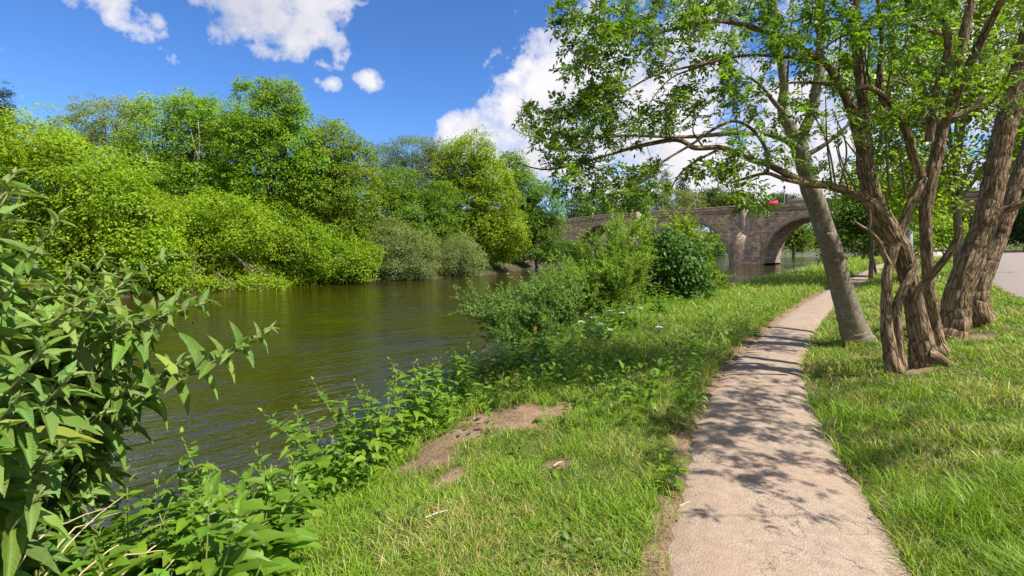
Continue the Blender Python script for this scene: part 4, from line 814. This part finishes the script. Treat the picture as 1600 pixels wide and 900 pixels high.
for tx, ty in ((1055, 400), (1025, 430), (1085, 425), (1100, 455), (1010, 452), (1070, 470), (1045, 378)):
    t_ = up(tx, ty, 14.3); m_.add(*tube(catmull([bb+[rg.normal()*.15, rg.normal()*.1, -.1], (bb+t_)/2+[rg.normal()*.1, 0, .2], t_], 8), np.linspace(.035, .01, 8), 6))
m_.build('stems', M['bark_far'], sh)
sh = empty('sallow_shrub', tuple(ground_hit(1125, 18.0)), 'light green low shrub tucked between the dark elder and the bridge pier', 'shrub', BS)
shoot_shrub(sh, tips_in([(1062, 350, 17), (1072, 360, 17), (1106, 412, 17.5), (1116, 424, 17.5), (1098, 400, 17.5), (1124, 436, 17.2), (1130, 450, 17), (1110, 440, 17), (1100, 425, 17.5)], rg, 6, 8, .3), base_at(float(ground_hit(1118, 18)[0]), 17.8, .4), (.2, .28, .03), .12, .3, .02, 8, start=.1)

# ------------------------------------------------------------------ grass
def soft(x, a, b): return np.clip((x-a)/(b-a), 0, 1)
def grass(name, n, rmin, rmax, seed, pick, hfun, wid, cols, kind='stuff', bend=.95, levels=3):
    rng = np.random.default_rng(seed)
    th = radians(64)*(2*rng.random(n)-1); r = rmin*(rmax/rmin)**rng.random(n)
    x = r*np.sin(th); y = r*np.cos(th)
    s, f, q, rd = plan(x, y); keep = (s > -.55) & (np.abs(q) > path_hw(y)-.02-.06*(q > 0)+.07*(n2(x, y, .2, 2, 8)-.35)*np.where(q > 0, 1.2, 2)) & ~((rd > -.02) & (rd < 3.45) & (y > 2))
    keep &= pick(x, y, s, q, rng)
    sm = soil_mask(x, y); keep &= rng.random(n) > sm**1.5*.95
    x, y, s, q, r = x[keep], y[keep], s[keep], q[keep], r[keep]; n = len(x)
    z = height(x, y)-.012; P = np.stack([x, y, z], -1)
    H = hfun(x, y, s, q, rng); W = wid*np.maximum(1, r/4.2)*(.7+.6*rng.random(n))
    ck = (n2(x, y, .12, 2, 31)*8+n2(x, y, .3, 2, 32)*5)
    az = rng.random(n)*2*pi+ck; bd = bend*(.35+1.1*rng.random(n))
    dirh = np.stack([np.cos(az), np.sin(az), 0*az], -1); side = np.stack([-np.sin(az), np.cos(az), 0*az], -1)
    tw = rng.normal(size=n)*.8; side = side*np.cos(tw)[:, None]+dirh*np.sin(tw)[:, None]
    V = []; 
    for kx in range(levels):
        u = kx/levels; w_ = W*(1-u**1.8*.75)*.5
        c = P+dirh*(bd*H*u*u)[:, None]+np.array([0, 0, 1])*(H*(u-.28*bd*u*u))[:, None]
        V += [c-side*w_[:, None], c+side*w_[:, None]]
    V.append(P+dirh*(bd*H)[:, None]+np.array([0, 0, 1])*(H*(1-.28*bd))[:, None])
    V = np.stack(V, 1); kk = V.shape[1]; off = np.arange(n)[:, None]*kk
    fq = [np.array([[2*i, 2*i+1, 2*i+3, 2*i+2]])+off for i in range(levels-1)]; ft = np.array([[2*levels-2, 2*levels-1, 2*levels]])+off
    pn = n2(x, y, .5, 3, 41); pm = n2(x, y, .16, 2, 43); dry = np.clip((pn-.5)*3.2+(pm-.5)*1.6+.26, 0, .85)
    mixr = rng.random(n) < dry*cols[3]
    c = np.where(mixr[:, None], vary(cols[2], n, .25, .1, rng), np.where((rng.random(n) < .5)[:, None], vary(cols[0], n, .22, .12, rng), vary(cols[1], n, .22, .12, rng)))
    c = np.repeat(c, kk, 0).reshape(n, kk, 3)
    return tag(mesh_np(name, V.reshape(-1, 3), [np.concatenate(fq), ft], M['grass'], col=c.reshape(-1, 3)), kind=kind)
GC = ((.165, .285, .016), (.225, .34, .022), (.42, .35, .13), .5)
def h_main(x, y, s, q, rng):
    n = len(x); tuft = n2(x, y, .35, 2, 51); t2 = n2(x, y, 1.1, 2, 52)
    H = .05+.055*tuft
    left = q < 0
    H = np.where(left, H+.24*soft(y, 4.3, 6.5)*t2+.12*soft(-s, -.6, .1)+.05*soft(q, -1.0, -.62)*(tuft > .5), H)
    H = np.where(~left, .055+.22*np.clip(tuft-.36, 0, 1)+.14*np.clip(t2-.45, 0, 1)+.06*(q < 1.1)*tuft, H)
    H = H+.12*soft(y, 12, 22)
    return H*(.55+.8*rng.random(n))
allp = lambda x, y, s, q, rng: np.ones(len(x), bool)
o = grass('grass', 620000, 1.9, 70, 1, lambda x, y, s, q, rng: rng.random(len(x)) < np.clip(1.25-.4*(n2(x, y, .3, 2, 61) > .6)-.3*(q < 0)*(y < 5), .2, 1), h_main, .0042, GC)
tag(o, 'short mown and tufted green grass covering both sides of the footpath', 'grass')
o = grass('dry_grass', 60000, 1.9, 40, 2, lambda x, y, s, q, rng: n2(x, y, .5, 3, 41) > .45, lambda x, y, s, q, rng: (.03+.07*rng.random(len(x)))*(1+.8*soft(y, 8, 16)), .0034, ((.4, .32, .13), (.33, .28, .1), (.5, .42, .22), .8), bend=1.6)
tag(o, 'straw-coloured dry grass mixed through the green turf', 'grass')
o = grass('tall_grass', 150000, 2.4, 60, 3, lambda x, y, s, q, rng: (q < -.6) & (s > -.3) & (rng.random(len(x)) < (.25+.75*soft(q, -1.4, -.7)*soft(y, 4.5, 8)+.6*soft(-s, -.5, .1))*soft(y, 4.2, 6.5)) & (n2(x, y, .5, 2, 71) > .42), lambda x, y, s, q, rng: .16+.26*rng.random(len(x)), .005, ((.12, .21, .018), (.16, .25, .025), (.4, .36, .13), .5), bend=.8, levels=4)
tag(o, 'long lush grass along the bank between the path and the shrubs', 'grass')

# ------------------------------------------------------------------ low broad-leaved ground cover and nettles
def weeds(name, label, n, rmin, rmax, seed, pick, leaf, col, hi, mat='leaf_near', tm=None, wid=.5, m=(4, 8)):
    rng = np.random.default_rng(seed); th = radians(62)*(2*rng.random(n)-1); r = rmin*(rmax/rmin)**rng.random(n); x = r*np.sin(th); y = r*np.cos(th)
    s, f, q, rd = plan(x, y); keep = pick(x, y, s, q, rng) & (np.abs(q) > path_hw(y)+.02) & (rng.random(n) > soil_mask(x, y)*.8); x, y = x[keep], y[keep]
    z = height(x, y); mb = MB(); P_, D_, N_, S_ = [], [], [], []
    for a, b, c in zip(x, y, z):
        k_ = int(rng.integers(*m)); h_ = hi*(.35+.9*rng.random())
        for t in range(k_):
            az = rng.random()*6.28; el = rng.normal()*.35+.25; d = np.array([cos(az)*cos(el), sin(az)*cos(el), sin(el)])
            P_.append(np.array([a, b, c])+np.array([rng.normal()*.025, rng.normal()*.025, h_*(t/k_)])); D_.append(d); N_.append(nrm(np.array([-cos(az)*sin(el), -sin(az)*sin(el), cos(el)])+rng.normal(size=3)*.25)); S_.append(leaf*(.55+.8*rng.random()))
    P_, D_, N_, S_ = map(np.array, (P_, D_, N_, S_)); put_leaves(mb, tm or tmpl_eight(), P_, D_, N_, S_, S_*wid, vary(col, len(P_), .2, .12, rng))
    return tag(mb.build(name, M[mat]), label, 'plants', kind='stuff')
weeds('undergrowth', 'low leafy weeds and ground cover along the bank and path edge', 30000, 2.2, 40, 5, lambda x, y, s, q, rng: (q < -.6) & (s > -.7) & (rng.random(len(x)) < 1.1*soft(y, 4.2, 6.5)*(.5+soft(q, -1.6, -.7)+soft(-s, -1.2, 0))+.9*soft(-s, -.35, .1)) & (n2(x, y, .4, 2, 75) > .36), .085, (.15, .26, .022), .36)
weeds('clover_patch', 'scattered broad-leaved weeds in the turf beside the path', 2200, 2.0, 14, 6, lambda x, y, s, q, rng: (s > .4) & (n2(x, y, .35, 2, 76) > .56), .05, (.12, .21, .03), .04)

rl = np.random.default_rng(88); n = 16000; th = radians(60)*(2*rl.random(n)-1); r = 2.1*6**rl.random(n); x = r*np.sin(th); y = r*np.cos(th); sm = soil_mask(x, y); s, f, q, rd = plan(x, y)
kp = (s > .1) & (rl.random(n) < np.where(np.abs(q) < path_hw(y)-.04, .012+.1*(np.abs(q) > path_hw(y)-.16), .55*sm+.03)); x, y, q = x[kp], y[kp], q[kp]; n = len(x)
z = np.where(np.abs(q) < path_hw(y), height(x, y, True)+.024, height(x, y)+.012); a = rl.random(n)*6.28; mb = MB(); L = .012+.03*rl.random(n)**2
put_leaves(mb, tmpl_quad(), np.stack([x, y, z], -1), np.stack([np.cos(a), np.sin(a), rl.normal(size=n)*.2+.08], -1), np.stack([rl.normal(size=n)*.35, rl.normal(size=n)*.35, np.ones(n)], -1), L, L*(.15+.5*rl.random(n)), vary((.2, .13, .07), n, .4, .15, rl))
tag(mb.build('leaf_litter', M['straw']), 'scattered brown leaf litter and bits on the bare soil and path', 'litter', kind='stuff')

def nettle_mesh(seed, hgt, leaf, col, broad=.55):
    rng = np.random.default_rng(seed); lean = rng.normal(size=2)*.16*hgt; n = 9
    C = catmull([[0, 0, -.04], [lean[0]*.3, lean[1]*.3, hgt*.5], [lean[0], lean[1], hgt]], n); st = MB(); st.add(*tube(C, np.linspace(.0045, .002, n), 6), col=(.16, .2, .05))
    mb = MB(); P_, D_, N_, S_ = [], [], [], []; k_ = max(5, int(hgt/.044)); a0 = rng.random()*6.28
    for t in range(k_):
        u = .12+.88*t/(k_-1); i = min(int(u*(n-1)), n-2); p = C[i]+(C[i+1]-C[i])*(u*(n-1)-i); sz = leaf*(.55+.75*math.sin(pi*min(.97, .2+u*.75)))*(.85+.3*rng.random())*(1 if u < .93 else .5)
        for sd in (0, pi):
            az = a0+t*pi/2+sd+rng.normal()*.2; el = .18+rng.normal()*.2+(.75 if u > .93 else 0); d = np.array([cos(az)*cos(el), sin(az)*cos(el), sin(el)])
            P_.append(p+d*.018); D_.append(d); N_.append(nrm(np.array([-cos(az)*sin(el), -sin(az)*sin(el), cos(el)])+rng.normal(size=3)*.12)); S_.append(sz)
        if rng.random() < .6:
            for e in range(2):
                az = rng.random()*6.28; el = .5; P_.append(p); D_.append(np.array([cos(az)*.8, sin(az)*.8, el])); N_.append(np.array([0, 0, 1.])+rng.normal(size=3)*.2); S_.append(sz*.5)
    P_, D_, N_, S_ = map(np.array, (P_, D_, N_, S_)); put_leaves(mb, tmpl_fine(9, .1, .32, .34, .1, .012), P_, D_, N_, S_, S_*broad, vary(col, len(P_), .16, .08, rng))
    return st.build('stem', M['straw'], link=False, smooth=True), mb.build('leaves', M['leaf_near'], link=False, smooth=True)
NET = [nettle_mesh(100+i, h, l, c) for i, (h, l, c) in enumerate(((.5, .066, (.18, .31, .025)), (.62, .074, (.165, .285, .025)), (.42, .062, (.21, .345, .032)), (.34, .06, (.2, .33, .032)), (.55, .078, (.15, .27, .022))))]
DOCK = [nettle_mesh(140+i, h, l, c, .42) for i, (h, l, c) in enumerate(((.38, .14, (.16, .28, .025)), (.3, .12, (.18, .31, .03))))]
HOG = [nettle_mesh(160, .34, .17, (.09, .18, .02), .7)]
def plant(name, kinds, x, y, label, cat, group, sc, rng):
    st, lf = kinds[rng.integers(len(kinds))]; e = bpy.data.objects.new(name, None); COL.objects.link(e); tag(e, label, cat, group)
    e.location = (x, y, zat(x, y)); e.rotation_euler = (rng.normal()*.1, rng.normal()*.1, rng.random()*6.28); e.scale = (sc,)*3
    for src in (st, lf):
        o = src.copy(); COL.objects.link(o); o.parent = e
rn = np.random.default_rng(9); cnt = 0
while cnt < 150:                                            # the nettle bed on the lip of the bank
    y = 2.0+5.2*rn.random()**.9; s0 = -.7+.95*rn.random(); i = np.argmin(np.abs(BANK[:, 1]-y)); x = np.interp(y, BANK[:, 1], BANK[:, 0])+s0*1.1
    s, f, q, rd = plan([x], [y])
    if soil_mask(np.array([x]), np.array([y]))[0] > .25 or (s[0] > .3) or (3.5 < y < 5.2 and s[0] > .2): continue
    plant('nettle_plant', NET, x, y, 'leafy green nettle in the bed along the lip of the bank', 'nettle', 'nettles along the lip of the bank', .72+.5*rn.random()+.25*(y > 3.4), rn); cnt += 1
for cnt in range(64):                                       # broad-leaved plants nearest the camera
    y = 1.5+1.9*rn.random(); x = np.interp(y, [1.5, 3.4], [-1.05, -1.45])+(-.7+.75*rn.random()); plant('dock_plant', DOCK, x, y, 'broad-leaved dock plant in the corner below the big-leaved bush', 'plant', 'dock plants below the bush', .9+.6*rn.random(), rn)
for cnt in range(50):
    y = 1.75+1.2*rn.random(); plant('nettle_plant', NET, rn.uniform(-1.75, -1.1)*y/1.9, y, 'bright leafy nettle among the dry stalks in the near corner', 'nettle', 'nettles in the near corner', .85+.5*rn.random(), rn)
for px, Y in ((735, 6.6), (700, 6.9), (760, 6.3), (785, 6.6), (640, 6.3), (600, 6.0), (810, 7.0), (855, 7.4), (690, 6.2)):
    x = (px-800)/F*Y; plant('hogweed_plant', HOG, x, Y, 'bushy broad-leaved hogweed at the river end of the bare soil', 'plant', 'hogweed by the bare soil', .8+.5*rn.random(), rn)
for px, py, Y in ((1060, 690, 3.6), (1045, 735, 3.3), (1075, 660, 4.4), (1105, 600, 5.6), (1130, 560, 7.0), (1090, 630, 5.0), (1160, 520, 8.8), (1120, 585, 6.2), (1185, 495, 10.5)):
    p = up(px, py, Y); plant('verge_weed', DOCK, float(np.interp(Y, PATHC[:, 1], PATHC[:, 0])-path_hw(Y)-.12-.1*rn.random()), Y, 'small leafy weed on the bank-side edge of the footpath', 'weed', 'weeds along the path edge', .45+.35*rn.random(), rn)
for cnt in range(95):
    y = 6.0+9*rn.random()**1.2; lo = np.interp(y, BANK[:, 1], BANK[:, 0]); x = lo+rn.uniform(-.5, 1.3); plant('nettle_plant', NET+HOG, x, y, 'lush green nettle in the tangle in front of the riverside shrubs', 'nettle', 'nettles in front of the shrubs', .75+.55*rn.random(), rn)
# flowers
def flower(name, x, y, h, label, cat, group, head, col, seed):
    rng = np.random.default_rng(seed); z = zat(x, y); e = empty(name, (x, y, z), label, cat, group); tip = np.array([x+rng.normal()*.04, y+rng.normal()*.04, z+h])
    m_ = MB(); C = catmull([[x, y, z-.03], [(x+tip[0])/2+.01, (y+tip[1])/2, z+h*.5], tip], 6); m_.add(*tube(C, np.linspace(.005, .002, 6), 5), col=(.12, .18, .04)); P = []
    for a in np.arange(head)*2.4:
        rr_ = .05*math.sqrt((a/2.4+.5)/head)*(1 if cat != 'yellow flower' else .6); t = tip+[cos(a)*rr_, sin(a)*rr_, .03-rr_*.2+(0 if cat != 'yellow flower' else rng.normal()*.03)]; m_.add(*tube(np.array([C[-2], t]), [.0012, .0009], 4, cap=False), col=(.14, .2, .05)); P.append(t)
    for q in range(5):
        d = nrm(np.array([rng.normal(), rng.normal(), .2])); put_leaves(m_, tmpl_eight(), np.array([C[1+q % 3]]), d[None], np.array([[0, 0, 1.]]), np.array([.1]), np.array([.05]), np.array([(.11, .2, .02)]))
    m_.build('stem', M['straw'], e)
    mb = MB(); P = np.repeat(np.array(P), 7, 0); n = len(P); a = rng.random(n)*6.28; D = np.stack([np.cos(a), np.sin(a), .25+0*a], -1)
    put_leaves(mb, tmpl_quad(), P+rng.normal(size=(n, 3))*.005, D, np.tile([0, 0, 1.], (n, 1))+rng.normal(size=(n, 3))*.2, np.full(n, .016), np.full(n, .012), vary(col, n, .08, .03, rng)); mb.build('flowers', M['straw'], e)
for i, (px, Y, h) in enumerate(((925, 8.3, .42), (945, 8.5, .46), (965, 8.4, .44), (985, 8.8, .45), (935, 7.6, .36), (955, 7.3, .32), (915, 8.9, .45), (905, 7.9, .4), (1000, 9.4, .4), (1030, 7.6, .3))):
    flower('cow_parsley', (px-800)/F*Y, Y, h, 'white-flowered cow parsley in the grass below the dark elder', 'white flower', 'cow parsley on the bank', 14, (.8, .8, .74), 200+i)
for i, (px, Y, h) in enumerate(((850, 8.4, .62), (838, 8.2, .5), (802, 8.0, .55))):
    x_ = (px-800)/F*Y; flower('mustard_plant', x_, Y, h, 'yellow-flowered mustard standing at the water edge below the willow shrub', 'yellow flower', 'yellow mustard by the water', 12, (.75, .62, .02), 230+i)
flower('white_campion', -1.98, 2.75, .42, 'single white flower head on a thin stalk against the water', 'white flower', None, 5, (.8, .8, .74), 260)
# dry stalks
for i, (p0, p1, Y0, Y1) in enumerate((((60, 915), (200, 770), 1.75, 2.1), ((110, 915), (300, 800), 1.8, 2.3), ((180, 910), (360, 790), 1.9, 2.4), ((30, 880), (180, 790), 1.6, 2.0), ((240, 910), (345, 830), 1.9, 2.3), ((150, 905), (290, 860), 1.7, 2.1), ((80, 870), (190, 800), 1.9, 2.2), ((300, 905), (420, 815), 2.1, 2.5))):
    a = up(*p0, Y0); b = up(*p1, Y1); g_ = a+[-.35, -.1, 0]; g_[2] = zat(g_[0], g_[1]); m_ = MB(); C = catmull([g_, a, (a+b)/2+[0, 0, .04], b], 9); m_.add(*tube(C, np.linspace(.0045, .0015, 9), 5), col=(.5, .4, .24))
    o = m_.build('dry_stalk', M['straw']); tag(o, 'thin bleached dry stalk leaning through the plants below the bush', 'stalk', 'dry stalks below the bush')
for i, (px, py, Y, a, L) in enumerate(((682, 812, 2.95, .5, .14), (872, 748, 3.65, .7, .1), (1085, 760, 3.2, .4, .3))):
    x_ = (px-800)/F*Y; z_ = zat(x_, Y)+.035; m_ = MB(); d = np.array([cos(a), sin(a), .06])*L/2; c = np.array([x_, Y, z_]); m_.add(*tube(np.array([c-d, c+[0, 0, .006], c+d]), [.005, .006, .004], 6), col=(.5, .4, .28))
    o = m_.build('fallen_stick', M['straw']); tag(o, ('short pale stick lying on the near grass below the bare soil', 'small pale stick lying on the little bare patch of soil', 'long thin pale stick lying at the left edge of the path')[i], 'stick')

# ------------------------------------------------------------------ big-leaved bush at the left
bush = empty('buddleia_bush', (-2.15, 1.75, zat(-2.15, 1.75)), 'large bush with long pointed grey-green leaves leaning in from the left edge', 'bush')
rb = np.random.default_rng(14)
tips = [(428, 512, 2.2), (330, 470, 2.0), (262, 400, 2.1), (165, 396, 1.9), (95, 335, 1.7), (25, 262, 1.35), (15, 300, 1.2), (240, 520, 2.2), (295, 455, 2.2), (195, 440, 1.8), (130, 470, 1.6), (75, 540, 1.35), (120, 575, 1.4), (215, 600, 2.0), (70, 760, 1.45), (110, 690, 1.6), (30, 620, 1.25), (165, 640, 1.9), (30, 430, 1.3), (290, 560, 2.3), (255, 590, 2.3), (140, 520, 1.9), (60, 470, 1.6), (200, 500, 1.9), (40, 700, 1.5), (20, 560, 1.5), (170, 570, 1.9), (100, 620, 1.9), (215, 545, 2.2), (60, 660, 1.9), (150, 720, 2.1), (110, 780, 2.0), (20, 780, 1.7), (60, 830, 1.7), (185, 680, 2.3), (20, 350, 1.8), (50, 400, 2.0), (110, 430, 2.2)]
tips += [(rb.uniform(-60, 210), rb.uniform(400, 800), rb.uniform(1.7, 2.6)) for q in range(40)]
mw = MB(); P_, D_, N_, S_ = [], [], [], []; young = []
for ti, (tx, ty, Y) in enumerate(tips):
    t = up(tx, ty, Y); b = np.array([-2.15+rb.normal()*.18, 1.8+rb.normal()*.15+(Y-1.8)*.4, zat(-2.15, 1.8)-.05])
    if Y < 1.5: b = np.array([-1.75+rb.normal()*.1, 1.45+rb.normal()*.1, zat(-1.75, 1.45)])
    L = np.linalg.norm(t-b); mid = b*.55+t*.45+np.array([-.08, 0, .2+.1*rb.random()])*L
    n = 22; C = catmull([b, b*.6+mid*.4+[-.03, 0, .06], mid, t], n); mw.add(*tube(C, np.linspace(.008 if ti < 38 else .006, .0025, n), 7), col=(.3, .28, .13))
    Ls = np.concatenate([[0], np.cumsum(np.linalg.norm(np.diff(C, axis=0), axis=1))]); Lt = Ls[-1]; a0 = rb.random()*6.28; u = Lt*.3; q = 0
    Tn = nrm(np.gradient(C, axis=0))
    while u < Lt:
        p = np.array([np.interp(u, Ls, C[:, z]) for z in range(3)]); tn = nrm(np.array([np.interp(u, Ls, Tn[:, z]) for z in range(3)])); e1 = nrm(np.cross(tn, [0, 0, 1.])+1e-6); e2 = np.cross(e1, tn)
        rem = (Lt-u)/Lt; sz = np.clip(.045+.75*rem, .05, .165)*(.85+.3*rb.random()); opn = 1.05-.55*math.exp(-rem*14)
        for sd in (0, pi):
            az = a0+q*pi/2+sd+rb.normal()*.15; ra = e1*cos(az)+e2*sin(az); d = nrm(tn*(1-opn+.25)+ra*opn+np.array([0, 0, -.15*rem*2])+rb.normal(size=3)*.08)
            P_.append(p); D_.append(d); N_.append(nrm(np.array([0, 0, 1.])*.8+tn*.5+rb.normal(size=3)*.15)); S_.append(sz*rb.choice([.7, .9, 1., 1.1, 1.25])); young.append(math.exp(-rem*9))
        if rb.random() < .5:
            for sd in (0, pi):
                az = a0+q*pi/2+sd+.4; ra = e1*cos(az)+e2*sin(az); P_.append(p+ra*.01); D_.append(nrm(tn+ra*.7)); N_.append(nrm(np.array([0, 0, 1.])+rb.normal(size=3)*.3)); S_.append(sz*.45); young.append(.8)
        u += np.clip(.03+.12*rem, .018, .062)*(.9+.3*rb.random()); q += 1
mw.build('stems', M['straw'], bush, True)
P_, D_, N_, S_, young = map(np.array, (P_, D_, N_, S_, young)); mb = MB(); cc = vary((.15, .25, .035), len(P_), .22, .16, rb); cc = cc*(1-young[:, None]*.6)+np.array([.2, .26, .12])*young[:, None]*.6
old = rb.random(len(P_)) < .3; cc[old] = vary((.12, .2, .028), old.sum(), .12, .08, rb)
for lo, hi, tm in ((0, .45, tmpl_fine(13, .03, .28, .36, .1, .012)), (.45, .8, tmpl_fine(13, .04, .42, .33, .16, .02)), (.8, 1.01, tmpl_fine(13, .03, .1, .4, .2, .015))):
    pk = rb.permutation(len(P_)); sel = np.zeros(len(P_), bool); u_ = np.random.default_rng(4).random(len(P_)); sel = (u_ >= lo) & (u_ < hi)
    put_leaves(mb, tm, P_[sel], D_[sel], N_[sel], S_[sel], S_[sel]*.315, cc[sel])
mb.build('leaves', M['leaf_bush'], bush, True)
